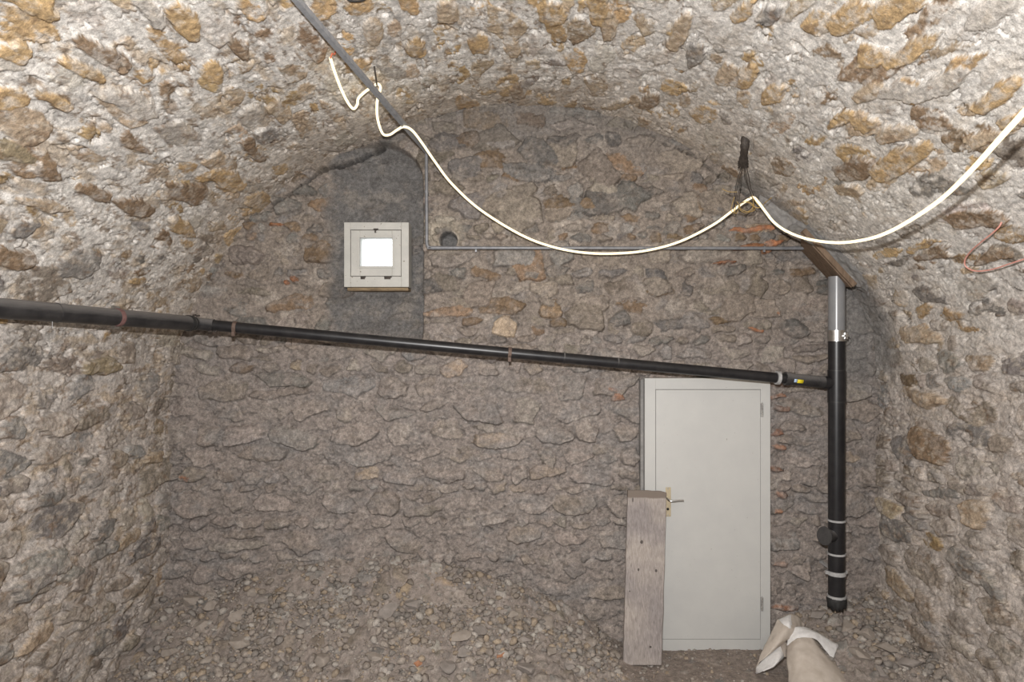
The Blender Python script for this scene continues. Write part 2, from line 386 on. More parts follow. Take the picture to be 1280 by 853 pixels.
# ------------------------------------------------------------------ ceiling, wall_left, wall_right (one vault, split at the springing)
def build_vault():
    rs = np.random.RandomState(21)
    S = np.arange(0, SLEN, .0068); Yv = np.concatenate([np.arange(-1.6, 1.7, .06), np.arange(1.7, 5.06, .0085)])
    V_, U_ = S, Yv                                            # courses run along the vault axis (u = depth, v = arc)
    st = make_stones(-1.7, 5.15, 0, SLEN, rs, (.085,.20), (1.1,3.0))
    n0 = len(st)
    mark = [(1055,19,32,17,'ochre'),(1083,72,24,15,'ochre'),(1139,62,46,14,'ochre'),(933,97,18,12,'ochre'),(964,122,16,13,'ochre'),(1049,150,18,10,'ochre'),(1080,153,16,12,'ochre'),
            (1083,115,22,11,'tan'),(1124,203,42,17,'ochre'),(1239,125,46,12,'ochre'),(1264,153,24,14,'ochre'),(1117,15,32,20,'ochre'),(1064,215,30,18,'brown'),(1224,175,34,12,'tan'),
            (1236,20,36,18,'pale'),(1170,110,40,16,'pale'),(1125,112,26,16,'pale'),(1120,165,26,12,'tan'),(1215,275,36,15,'brown'),(1245,320,30,10,'brown'),(1170,320,28,9,'brown'),
            (867,75,17,13,'grey'),(960,20,20,12,'grey'),(810,130,12,10,'brown'),(750,10,22,14,'ochre'),(690,20,15,18,'ochre'),(645,115,12,12,'brown'),(760,35,20,12,'tan'),(850,45,24,12,'tan'),(925,15,20,14,'ochre'),
            (22,190,32,22,'olive'),(60,215,26,12,'brown'),(20,325,28,17,'brown'),(281,225,32,15,'ochre'),(228,240,32,16,'brown'),(231,287,22,12,'ochre'),(325,253,18,14,'ochre'),(12,122,20,18,'ochre'),
            (70,128,30,8,'ochre'),(165,132,40,18,'pale'),(130,72,34,15,'brown'),(239,30,26,16,'ochre'),(266,90,18,13,'ochre'),(110,92,28,9,'ochre'),(40,10,40,11,'ochre'),(20,70,20,18,'ochre'),
            (190,20,26,14,'pale'),(300,60,20,12,'brown'),(350,140,20,13,'tan'),(320,190,20,10,'brown'),(170,180,24,9,'brown'),(120,240,30,12,'brown'),(60,260,32,10,'tan'),(170,260,26,10,'brown'),(100,330,34,20,'grey'),
            (560,20,18,14,'tan'),(520,60,14,12,'ochre'),(600,60,14,14,'ochre'),(470,40,20,12,'tan'),(640,60,12,12,'tan'),(130,460,22,14,'olive'),(40,730,30,22,'grey'),(1160,560,30,20,'brown'),(1150,420,26,14,'tan')]
    col_ = []
    for px, py, lx, ly, cn in mark:
        Yq = surf(px, py, .02); p = at(px, py, Yq); k = int(np.argmin((PR[:,0]-p.x)**2+(PR[:,1]-p.z)**2))
        al = max(40., math.hypot(px-640, py-426)/Yq)
        st.append((Yq, float(PS[k]), min(.30, max(lx/al, .03)), max(.03, ly*Yq/F), rs.uniform(-.12,.12), 3.4, .030+rs.uniform(0,.008))); col_.append(PAL[cn])
    col_ = np.array(col_, np.float32)
    UU, VV, HS, ID, DD = stamp(U_, V_, st, rs, (-.014,.020), .034, 1, 0, .055, .2)
    x, z = prof_at(VV); zz = z
    mort = .010+.017*fbm(UU*1.6, VV*1.6, 3, 3)-.012*(1-sstep(1.6,2.4,zz))
    H, show = combine(UU, VV, HS, mort, 5, .012, .020, 2.2, 4.5, lerp(1.0, .55, sstep(2.0,2.7,zz)))
    # colours
    n = len(st); cy = np.array([s[0] for s in st]); cs = np.array([s[1] for s in st]); zs = prof_at(cs)[1]
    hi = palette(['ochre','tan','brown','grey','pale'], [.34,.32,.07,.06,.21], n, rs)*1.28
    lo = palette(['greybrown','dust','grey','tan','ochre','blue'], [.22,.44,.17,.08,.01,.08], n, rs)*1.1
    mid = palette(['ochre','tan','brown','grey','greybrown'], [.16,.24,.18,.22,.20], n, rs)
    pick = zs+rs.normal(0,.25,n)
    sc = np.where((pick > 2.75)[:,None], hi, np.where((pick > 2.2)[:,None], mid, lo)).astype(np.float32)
    sc[n0:] = col_*1.2
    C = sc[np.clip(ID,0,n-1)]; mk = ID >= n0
    w = fbm(UU*1.1, VV*1.1, 81, 3)
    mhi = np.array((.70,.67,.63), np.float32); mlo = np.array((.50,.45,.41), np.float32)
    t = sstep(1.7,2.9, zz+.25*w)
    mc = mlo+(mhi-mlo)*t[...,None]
    side = lerp(1.0, .35, sstep(.0,1.0, x))                   # the right haunch is the palest
    mc = mixc(mc, (.46,.37,.27), sstep(.05,.35, fbm(UU*3.5, VV*7, 91, 6, .68))*.75*side)
    mc = mixc(mc, (.335,.32,.305), sstep(.08,.36, fbm(UU*6, VV*11, 95, 6, .68))*.55*lerp(.5,1,side))
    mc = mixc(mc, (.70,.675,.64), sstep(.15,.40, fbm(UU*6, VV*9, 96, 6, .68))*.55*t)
    mc = mixc(mc, (.23,.165,.11), sstep(.16,.36, fbm(UU*6, VV*14, 97, 6, .72))*.75*side)
    mc = mixc(mc, (.13,.11,.095), sstep(.34,.46, fbm(UU*11, VV*20, 99, 6, .76))*.7*side)
    # warmer, browner band where the vault nears the back wall
    mc = mixc(mc, (.41,.335,.265), sstep(3.9,4.9, UU+.5*w)*t*.6)
    C = mixc(C, (.37,.30,.235), sstep(3.7,4.7, UU+.5*w)*t*.3)
    # bleached and stained patches on the stones, mortar smeared over them
    C = mixc(C, (.22,.145,.09), sstep(.10,.40, fbm(UU*8, VV*14, 101, 6, .72))*.65)
    C = mixc(C, (.52,.46,.385), sstep(.05,.40, fbm(UU*11, VV*16, 105, 6, .72))*.6)
    smear = sstep(.0,.28, fbm(UU*6, VV*10, 111, 6, .72))*lerp(.55,.80,t)*np.where(mk,.6,1)
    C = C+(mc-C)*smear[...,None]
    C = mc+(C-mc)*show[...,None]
    mott = fbm(UU*24, VV*26, 131, 5, .7)
    C = C*(1+.36*mott)[...,None]
    # cement fillet beside the downpipe on the right, near the corner
    cem = sstep(4.45,4.7, UU+.1*w)*(x > 1.6)*sstep(1.75,2.1, zz)
    C = mixc(C, (.24,.235,.23), cem*.8); H = lerp(H, .02+.004*fbm(UU*20,VV*20,7), cem*.75)
    dsx = np.interp(VV, PS[1:], np.gradient(PR[:,0])[1:]); dsz = np.interp(VV, PS[1:], np.gradient(PR[:,1])[1:])
    L = np.hypot(dsx, dsz); nx, nz = dsz/L, -dsx/L
    H = H+.022*fbm(UU*.8, VV*.8, 121, 2)+.030*fbm(UU*2.6, VV*2.6, 123, 3)*(1-sstep(1.6,2.4,zz))
    P = np.stack([x+nx*H, UU, zz+nz*H], -1)
    sl = np.argmax(PR[:,1] > 2.02); sL = PS[sl]; sr = len(PR)-1-np.argmax(PR[::-1,1] > 2.02); sR = PS[sr]
    a, b = np.searchsorted(S, sL), np.searchsorted(S, sR)
    for nm, s0, s1 in (('wall_left', 0, a+1), ('ceiling', a, b+1), ('wall_right', b, len(S))):
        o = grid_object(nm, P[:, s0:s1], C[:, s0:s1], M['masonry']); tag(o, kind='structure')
build_vault()

# ------------------------------------------------------------------ wall_back
WIN = (at(430,278,4.80), at(511,359,4.80))                    # outer edges of the window frame
HOLE = (WIN[0].x+.06, WIN[1].x-.06, WIN[1].z+.07, WIN[0].z-.06)
def build_back():
    rs = np.random.RandomState(5)
    X = np.arange(-2.75, 2.85, .0068); Z = np.arange(-.25, 4.12, .0068)
    st = make_stones(-2.9, 2.95, -.3, 4.2, rs, (.06,.20), (1.0,2.7))
    # bigger roughly squared stones high on the wall
    n0 = len(st)
    sb = [(px, py, w, h) for px, py, w, h in ((620,170,34,17),(672,190,26,17),(585,205,24,14),(655,215,40,13),(700,190,20,17),(745,210,32,26),(590,255,30,18),
          (640,265,40,26),(700,265,18,12),(725,255,16,11),(760,255,30,20),(820,360,20,14),(790,245,26,18),(735,395,28,24),(660,330,30,20),(600,365,24,18),(632,408,22,14),(775,400,14,12),
          (700,348,20,12),(860,255,26,18),(905,255,34,16),(560,175,22,14),(560,235,20,12),(870,400,24,16),(925,385,24,18),(555,350,20,12),(690,385,16,12))]
    for px, py, w, h in sb:
        p = at(px, py, 4.82); st.append((p.x, p.z, w/177, h/177, rs.uniform(-.12,.12), 3.2, .036+rs.uniform(0,.012)))
    nb = len(st)
    bricks = [(972,495,12,4),(978,512,12,4.5),(972,540,7,4),(975,560,9,4),(972,587,8,3.5),(978,620,9,4),(970,640,7,3.5),(976,480,10,3.5),(945,310,24,4.5),(968,305,10,4),
              (905,325,18,2.6),(945,411,13,2.6),(972,391,4,4),(770,493,7,6),(768,485,5,3),(345,281,10,2.6),(357,352,5,3),(370,346,4,5),(940,285,26,4),(985,760,16,4),(975,705,12,4),(230,598,6,4)]
    for px, py, w, h in bricks:
        p = at(px, py, 4.82); st.append((p.x, p.z, w/177*1.05, h/177*1.1, rs.uniform(-.1,.1), 3.5, .045))
    UU, VV, HS, ID, DD = stamp(X, Z, st, rs, (-.004,.054), .042, 2, .22, .12, .5)
    w = fbm(UU*1.2, VV*1.2, 9, 3)
    up = sstep(2.0,2.5, VV+.15*w)                              # the upper wall is barer, the lower wall caked in dust
    mort = lerp(.009, .010, up)+lerp(.018,.012,up)*fbm(UU*1.6, VV*2.4, 13, 4)
    low = 1-sstep(.35,.95, VV+.2*w)
    mort = mort+.018*low
    H, show = combine(UU, VV, HS, mort, 15, .011, .020)
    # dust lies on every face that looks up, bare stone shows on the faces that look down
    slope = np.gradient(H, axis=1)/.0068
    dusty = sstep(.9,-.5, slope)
    n = len(st)
    hi = palette(['greybrown','brown','grey','tan','darkgrey','dust'], [.42,.16,.2,.01,.14,.07], n, rs, .14)
    lo = palette(['dust','greybrown','grey','tan','blue'], [.46,.28,.17,.03,.06], n, rs, .10)
    zs = np.array([s[1] for s in st])+rs.normal(0,.15,n)
    sc = np.where((zs > 2.15)[:,None], hi*1.0, lo).astype(np.float32)
    sc[n0:nb] = palette(['greybrown','darkgrey','brown','grey','tan'], [.44,.2,.18,.16,.02], nb-n0, rs, .12)
    sc[nb:] = palette(['brick'], [1], n-nb, rs, .15)
    C = sc[np.clip(ID,0,n-1)]
    isb = (ID >= nb)
    mlow = np.array((.275,.238,.214), np.float32); mup = np.array((.25,.213,.182), np.float32)
    mc = mlow+(mup-mlow)*up[...,None]
    mc = mixc(mc, (.42,.37,.32), sstep(.1,.5, fbm(UU*3.5, VV*4, 19, 5, .6))*(.15+.5*up))
    mc = mixc(mc, (.235,.22,.21), sstep(.1,.5, fbm(UU*5, VV*7, 25, 5, .6))*.5)
    C = mixc(C, (.14,.118,.10), sstep(.2,.5, fbm(UU*9, VV*10, 29, 5, .65))*.5*(~isb))
    C = mixc(C, (.36,.31,.265), sstep(.1,.5, fbm(UU*12, VV*14, 35, 5, .65))*.45*(~isb))
    smear = sstep(-.1,.40, fbm(UU*7, VV*8, 33, 6, .66))*lerp(.85,.60,up)
    smear = np.where(isb, smear*.9, np.where(ID >= n0, smear*.55, smear))
    C = C+(mc-C)*smear[...,None]
    C = mc+(C-mc)*show[...,None]
    # fine dust settled on the lower wall
    dl = (1-sstep(1.5,2.4, VV+.3*w))
    pw = sstep(-.3,.5, fbm(UU*1.7, VV*2.6, 39, 4))
    C = mixc(C, (.315,.268,.24), dl*dusty*lerp(.30,.8,pw)*lerp(.45,1,show)*np.where(isb,.5,1))
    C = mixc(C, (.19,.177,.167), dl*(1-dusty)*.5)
    C = mixc(C, (.40,.36,.325), dl*sstep(.22,.45, fbm(UU*5, VV*8, 57, 6, .7))*.55)
    C = mixc(C, (.15,.125,.105), sstep(.26,.44, fbm(UU*8, VV*14, 59, 6, .74))*.6*np.where(isb,.3,1))
    C = mixc(C, (.24,.228,.22), dl*sstep(.05,.45, fbm(UU*2.5, VV*5, 53, 5, .62))*.55)
    C = C*(1+.42*fbm(UU*20, VV*24, 37, 5, .75))[...,None]
    # arched, cement rendered window recess
    xl, xr = at(405,0,4.85).x, at(529,0,4.85).x
    cx = (xl+xr)*.5; top = at(0,176,4.85).z; spring = top-.28
    zb = at(0,425,4.85).z
    arch = np.where(VV > spring, np.sqrt(np.clip(1-((UU-cx)/((xr-xl)*.5))**2, 0, 1))*.28+spring-VV, 1.0)
    wob = .03*fbm(UU*5, VV*5, 43, 3)
    rec = sstep(xl-.02, xl+.10, UU+2.2*wob)*(1-sstep(xr-.008, xr+.008, UU+.3*wob))*sstep(0,.03, arch+wob*.4)*sstep(zb-.12, zb+.10, VV+wob)
    keepst = sstep(.0,.5, fbm(UU*4, VV*5, 47, 5, .65))*.9
    Hs = .016+.014*fbm(UU*5, VV*6, 45, 5, .6)
    H = lerp(H, lerp(Hs, H, keepst), rec)-.11*rec*sstep(xl-.02, xl+.35, UU)
    cement = np.array((.150,.144,.14), np.float32)*np.ones_like(C)
    cement = mixc(cement, (.225,.205,.185), sstep(.0,.4, fbm(UU*4, VV*5, 49, 6, .7))*.8)
    cement = mixc(cement, (.11,.104,.10), sstep(.0,.35, fbm(UU*4, VV*8, 52, 6, .7))*.75)
    C = C+(cement-C)*(rec*(1-.4*keepst))[...,None]
    # wall colour turns darker grey towards the crown of the vault
    crown_grey = sstep(3.45,3.75, VV+.1*w)*.5
    C = mixc(C, (.17,.16,.15), crown_grey)
    # round hole beside the conduit, with pale mortar packed around it
    hp = at(560.5,301,4.82); r = np.hypot(UU-hp.x, (VV-hp.z)*1.0)
    ring = np.exp(-((np.hypot(UU-hp.x+.03, VV-hp.z-.05)-.09)/.05)**2)
    C = mixc(C, (.42,.37,.30), ring*.75)
    H = lerp(H, .035, 1-sstep(.07,.10, r))
    H = lerp(H, -.11, 1-sstep(.056,.064, r)); C = mixc(C, (.14,.135,.13), 1-sstep(.06,.07, r))
    # grey cement beside the downpipe
    cem = np.exp(-(((UU-2.42)/.16)**4))*sstep(1.75,2.0, VV+.3*wob)*(1-sstep(2.65,2.8,VV))
    C = mixc(C, (.20,.195,.19), cem*.75); H = lerp(H, .03, cem*.6)
    # open joint between the wall and the lip of the vault
    k = (PR[:,1] > 2.9); ztop = np.interp(X, PR[k,0], PR[k,1])[:,None]
    gapd = ztop-.066-VV
    left = sstep(-1.75,-1.60, UU)*(1-sstep(-.98,-.90, UU)); right = sstep(.75,.95, UU)*(1-sstep(1.7,1.8, UU))*sstep(-.1,.2, fbm(UU*6, VV*6, 205, 3))
    gapd = gapd+.035*np.floor(fbm(UU*5, VV*.5, 207, 4)*5)/5+.008*fbm(UU*25, VV*25, 209, 3); wd = .012+.010*fbm(UU*7, VV*7, 211, 2)
    H = H-.17*sstep(-wd-.006, -wd+.003, gapd)*(1-sstep(wd-.003, wd+.006, gapd))*np.maximum(left, right*.8)
    # flat bed behind the window frame and the door
    fx0, fx1, fz0, fz1 = WIN[0].x, WIN[1].x, WIN[1].z, WIN[0].z
    wm = sstep(fx0-.02, fx0+.01, UU)*(1-sstep(fx1-.01, fx1+.02, UU))*sstep(fz0-.02, fz0+.01, VV)*(1-sstep(fz1-.01, fz1+.02, VV))
    H = lerp(H, -.10, wm)
    dm = sstep(.905,.915, UU)*(1-sstep(1.82,1.84, UU))*(1-sstep(1.905,1.925, VV))
    H = lerp(H, .0, dm)
    H = H+.018*fbm(UU*.9, VV*.9, 63, 2)*(1-wm)
    # the masonry swells towards the foot of the wall
    P = np.stack([UU, BACK-H, VV], -1)
    mx = .5*(X[:-1]+X[1:]); mz = .5*(Z[:-1]+Z[1:])
    keep = ~(((mx > HOLE[0]) & (mx < HOLE[1]))[:,None] & ((mz > HOLE[2]) & (mz < HOLE[3]))[None,:])
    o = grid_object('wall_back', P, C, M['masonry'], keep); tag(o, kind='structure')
build_back()

# ------------------------------------------------------------------ floor: earth with a heap of rubble against the back wall
HB = [(-2.7,.34),(-2.41,.36),(-1.95,.46),(-1.65,.60),(-.9,.66),(-.45,.60),(.05,.46),(.35,.34),(.62,.16),(.80,.05),(.92,.025),(1.80,.03),(1.92,.12),(2.05,.26),(2.3,.32),(2.55,.40),(2.9,.45)]
_hx = np.array([h[0] for h in HB]); _hz = np.array([h[1] for h in HB])
def floor_z(x, y):
    hb = np.interp(x, _hx, _hz)
    right = sstep(1.75, 2.5, np.asarray(x, float))
    wdt = lerp(.50, .75, right)
    d = np.clip(4.85-np.asarray(y, float), 0, 9)
    return .025+(hb-.025)*np.exp(-(d/wdt)**1.7)
def build_floor():
    rs = np.random.RandomState(9)
    X = np.arange(-2.85, 2.95, .008); Y = np.concatenate([np.arange(-1.6, 3.5, .06), np.arange(3.5, 5.06, .008)])
    st = make_stones(-3, 3, -1.7, 5.1, rs, (.03,.10), (.9,1.9), .5)
    UU, VV, HS, ID, DD = stamp(X, Y, st, rs, (-.004,.036), .020, 4, 0, .25, .3)
    w = fbm(UU*1.4, VV*1.4, 71, 3)
    door = sstep(.62,.85, UU)*(1-sstep(1.8,1.95, UU))
    mort = .020+.018*fbm(UU*2, VV*2, 73, 3)+.02*door
    H, show = combine(UU, VV, HS, mort, 75, .008, .006)
    n = len(st)
    sc = palette(['dust','grey','greybrown','tan','pale'], [.46,.20,.18,.10,.06], n, rs, .12)*1.0
    C = sc[np.clip(ID,0,n-1)]
    mc = np.array((.30,.258,.23), np.float32)*np.ones_like(C)
    mc = mixc(mc, (.36,.32,.29), sstep(.0,.5, fbm(UU*6, VV*6, 77, 4))*.6)
    mc = mixc(mc, (.225,.18,.15), door*.5)
    smear = sstep(-.1,.4, fbm(UU*8, VV*8, 79, 5, .62))*.75
    C = C+(mc-C)*smear[...,None]; C = mc+(C-mc)*show[...,None]
    C = C*(1+.42*fbm(UU*22, VV*22, 87, 5, .75))[...,None]
    Hh = floor_z(UU, VV)-.03+H*(1-.6*door)+.025*fbm(UU*3, VV*3, 85, 4)*(1-.8*door)
    P = np.stack([UU, VV, Hh], -1)
    o = grid_object('floor', P, C, M['ground']); tag(o, kind='structure')
    return X, Y, Hh
FX, FY, FH = build_floor()
def ground(x, y):
    i = min(len(FX)-1, max(0, np.searchsorted(FX, x))); j = min(len(FY)-1, max(0, np.searchsorted(FY, y)))
    return float(FH[i, j])

mb = MB(); mb.box(-2.9, 2.95, -1.72, -1.6, -.3, 4.15)
tag(mb.build('wall_rear', M['cement'], smooth=False), kind='structure')

# ------------------------------------------------------------------ window_1
def build_window():
    Yf = 4.80
    x0, x1, z0, z1 = WIN[0].x, WIN[1].x, WIN[1].z, WIN[0].z
    r = empty('window_1', ((x0+x1)/2, Yf, z0), 'small square white painted cellar window set high in the back wall', 'window', kind='structure')
    a = at(438,287.5,Yf); b = at(501.5,345.5,Yf)               # casement
    fr = MB()
    fr.box(x0, a.x-.001, Yf, Yf+.14, z0, z1); fr.box(b.x+.001, x1, Yf, Yf+.14, z0, z1)
    fr.box(a.x-.001, b.x+.001, Yf, Yf+.14, a.z+.001, z1); fr.box(a.x-.001, b.x+.001, Yf, Yf+.14, z0, b.z-.001)
    fr.build('window_frame', M['paint_worn'], r, False, .003)
    g0 = at(450.5,298,Yf+.02); g1 = at(490.5,333,Yf+.02)
    c = MB(); e = .002; y0, y1 = Yf+.004, Yf+.055
    c.box(a.x+e, g0.x, y0, y1, b.z+e, a.z-e); c.box(g1.x, b.x-e, y0, y1, b.z+e, a.z-e)
    c.box(g0.x, g1.x, y0, y1, g0.z, a.z-e); c.box(g0.x, g1.x, y0, y1, b.z+e, g1.z)
    cas = c.build('casement', M['paint_worn'], r, False, .003)
    # a thin glazing bead around the glass
    bd = MB(); t = .017
    for q in ((g0.x-t, g0.x-.002, g1.z-t, g0.z+t), (g1.x+.002, g1.x+t, g1.z-t, g0.z+t), (g0.x-.002, g1.x+.002, g0.z+.002, g0.z+t), (g0.x-.002, g1.x+.002, g1.z-t, g1.z-.002)):
        bd.box(q[0], q[1], y0-.005, y0+.004, q[2], q[3])
    bd.build('glazing_bead', M['paint_worn'], cas, False, .002)
    gl = MB(); gl.box(g0.x-.004, g1.x+.004, Yf+.028, Yf+.032, g1.z-.004, g0.z+.004)
    gl.build('pane', M['glass'], cas, False)
    # turn latch at the top, worn hinges at the foot
    k = at(470,288,Yf)
    l = MB(); l.tube([(k.x, Yf+.002, k.z+.004), (k.x, Yf-.012, k.z+.004)], .008, 12); l.box(k.x-.016, k.x+.018, Yf-.014, Yf-.008, k.z+.001, k.z+.011)
    l.box(k.x-.008, k.x+.002, Yf-.014, Yf-.008, k.z-.02, k.z+.006)
    l.build('latch', M['dark_iron'], r, True, .001)
    for px, wd in ((454,.018),(485,.026)):
        h = at(px,346.5,Yf); m_ = MB(); m_.tube([(h.x-wd, Yf-.002, h.z), (h.x+wd, Yf-.002, h.z)], .0055, 10)
        m_.box(h.x-wd, h.x+wd*.7, Yf-.002, Yf+.002, h.z-.016, h.z)
        tag(m_.build('hinge', M['dark_iron'], r), 'small dark worn hinge')
    s = MB(); s.box(x0+.02, x1-.005, Yf+.008, Yf+.15, z0-.026, z0-.002)
    s.build('packing_strip', M['raw_wood'], r, False, .006)
    rv = MB(); X0, X1, Z0, Z1 = HOLE; t = .03; ya, yb = Yf+.06, Yf+.42
    rv.box(X0-t, X0, ya, yb, Z0-t, Z1+t); rv.box(X1, X1+t, ya, yb, Z0-t, Z1+t); rv.box(X0, X1, ya, yb, Z1, Z1+t); rv.box(X0, X1, ya, yb, Z0-t, Z0)
    rv.build('reveal', M['paint'], r, False)
build_window()

# ------------------------------------------------------------------ door_1
def build_door():
    Yf = 4.765
    P0 = at(806,473,Yf); P1 = at(963,808,Yf); a = at(819.5,487,Yf); b = at(951,800,Yf)
    r = empty('door_1', ((P0.x+P1.x)/2, Yf, 0), 'plain white painted flush door in the back wall behind the plank', 'door', kind='structure')
    f = MB(); D = .085
    f.box(P0.x, a.x, Yf, Yf+D, -.05, P0.z); f.box(b.x, P1.x, Yf, Yf+D, -.05, P0.z)
    f.box(a.x, b.x, Yf, Yf+D, a.z, P0.z); f.box(a.x, b.x, Yf, Yf+D, -.05, b.z)
    f.build('door_frame', M['paint'], r, False, .002)
    l = MB(); g = .0028; l.box(a.x+g, b.x-g*.7, Yf+.0015, Yf+.045, b.z+g, a.z-g)
    leaf = l.build('door_leaf', M['paint'], r, False, .0015)
    # pale grey lining strip on the left of the frame
    s = MB(); s.box(P0.x-.026, P0.x-.004, Yf+.02, Yf+.09, 0, P0.z-.01); tag(s.build('lining_strip', M['cement'], r, False, .002), 'grey strip beside the white frame')
    # handle: cream plate, lever, keyhole
    p0 = at(832,609.5,Yf); p1 = at(838.6,646,Yf)
    pl = MB(); pl.box(p0.x, p1.x, Yf-.004, Yf+.003, p1.z, p0.z); plate = tag(pl.build('handle_plate', M['brass'], leaf, False, .0025), 'narrow cream handle plate')
    ax = (p0.x+p1.x)/2-.008
    s0 = at(834,623,Yf); e0 = at(854.5,626,Yf-.05)
    h = MB(); h.tube(spline([(s0.x, Yf, s0.z), (s0.x, Yf-.025, s0.z-.001), (s0.x+.006, Yf-.043, s0.z-.006), (s0.x+.022, Yf-.05, s0.z-.010), (e0.x-.03, Yf-.05, e0.z), (e0.x, Yf-.05, e0.z)], 6), .0075, 14)
    h.build('lever', M['steel'], leaf)
    k = at(834.6,636.5,Yf); kh = MB(); kh.tube([(k.x, Yf-.0015, k.z), (k.x, Yf-.007, k.z)], .009, 14); kh.build('keyhole', M['black_hole'], leaf)
    for py in (610.8, 644.3):
        q = at(834.8,py,Yf); sc = MB(); sc.tube([(q.x, Yf-.002, q.z), (q.x, Yf-.006, q.z)], .004, 10); sc.build('screw', M['galv'], leaf)
    for y0, y1 in ((504.5,521),(747,763.5)):
        q0 = at(952.3,y0,Yf); q1 = at(952.3,y1,Yf); zt, zb = q0.z, q1.z; zm = zb+(zt-zb)*.68
        hg = MB(); hg.tube([(q0.x, Yf-.004, zb), (q0.x, Yf-.004, zm-.001)], .0085, 12); hg.tube([(q0.x, Yf-.004, zm+.002), (q0.x, Yf-.004, zt)], .0085, 12)
        hg.tube([(q0.x, Yf-.004, zm-.004), (q0.x, Yf-.004, zm+.005)], .006, 10); hg.tube([(q0.x, Yf-.004, zt-.001), (q0.x, Yf-.004, zt+.008)], [.005,.002], 10)
        hg.build('hinge', M['hinge_grey'], r)
build_door()

# ------------------------------------------------------------------ wooden boxing and cement haunch around the top of the downpipe
def sheet(grid, n=8, thick=0.0, jitter=0.0, seed=0):
    """smooth sheet through a grid of control points"""
    rows = [catmull(row, n) for row in grid]
    cols = np.array(rows); m = cols.shape[1]
    full = np.array([catmull(list(cols[:, j]), n) for j in range(m)])     # m x k x 3
    if jitter:
        for i in range(full.shape[0]):
            for j in range(full.shape[1]):
                p = Vector(full[i,j]); full[i,j] += jitter*np.array(mnoise.noise_vector(p*14+Vector((seed,0,0))))*.7+jitter*.5*np.array(mnoise.noise_vector(p*34+Vector((seed,3,0))))
    a, b = full.shape[:2]; idx = lambda i, j: i*b+j
    return [tuple(p) for p in full.reshape(-1,3)], [(idx(i,j), idx(i+1,j), idx(i+1,j+1), idx(i,j+1)) for i in range(a-1) for j in range(b-1)]
def solid(o, t, off=-1):
    m = o.modifiers.new('thickness', 'SOLIDIFY'); m.thickness = t; m.offset = off
def build_boxing():
    r = empty('boxing_board', at(1030,330,4.6), 'brown wooden board under grey cement where the downpipe enters the vault', 'board')
    A = [at(1001,313,4.80), at(1042,357,4.80), at(1064,360,4.50), at(1000,291,4.50)]   # underside: far-left, far-right, near-right, near-left
    n = (A[1]-A[0]).cross(A[3]-A[0]).normalized()
    if n.z < 0: n = -n
    t = .03; mb = MB()
    mb.add([*A, *[p+n*t for p in A]], [(0,1,2,3),(4,7,6,5),(0,4,5,1),(1,5,6,2),(2,6,7,3),(3,7,4,0)])
    mb.build('plank', M['board'], r, False, .004)
    # second narrower board along the near edge
    B = [at(1012,298,4.50), at(1066,346,4.50)]; d = (B[1]-B[0]).normalized()
    q = MB(); p0, p1 = A[3]+n*.005, A[2]+n*.005
    e = Vector((0,-.022,0))
    q.add([p0, p1, p1+e, p0+e, p0+n*.034, p1+n*.034, p1+e+n*.034, p0+e+n*.034], [(0,1,2,3),(4,7,6,5),(0,4,5,1),(1,5,6,2),(2,6,7,3),(3,7,4,0)])
    q.build('edge_batten', M['board'], r, False, .004)
    low = [at(946,254,4.84), at(972,288,4.82), at(998,293,4.52), at(1030,318,4.50), at(1064,350,4.50), at(1076,362,4.60), at(1084,376,4.80)]
    upx = [on(px, py, -.04) for px, py in ((956,228),(990,254),(1022,282),(1052,308),(1084,340),(1094,356),(1100,380))]
    mid = [(a+b)*.5+Vector((-.005,-.015,-.01)) for a, b in zip(low, upx)]
    back = [p+Vector((.06,.30,.08)) for p in low]
    v, f = sheet([[tuple(p) for p in back], [tuple(p) for p in low], [tuple(p) for p in mid], [tuple(p) for p in upx]], 14, jitter=.022, seed=4)
    h = MB(); h.add(v, f); tag(h.build('cement_haunch', M['cement'], r, auto=False), 'rough grey cement fillet above the board')
build_boxing()

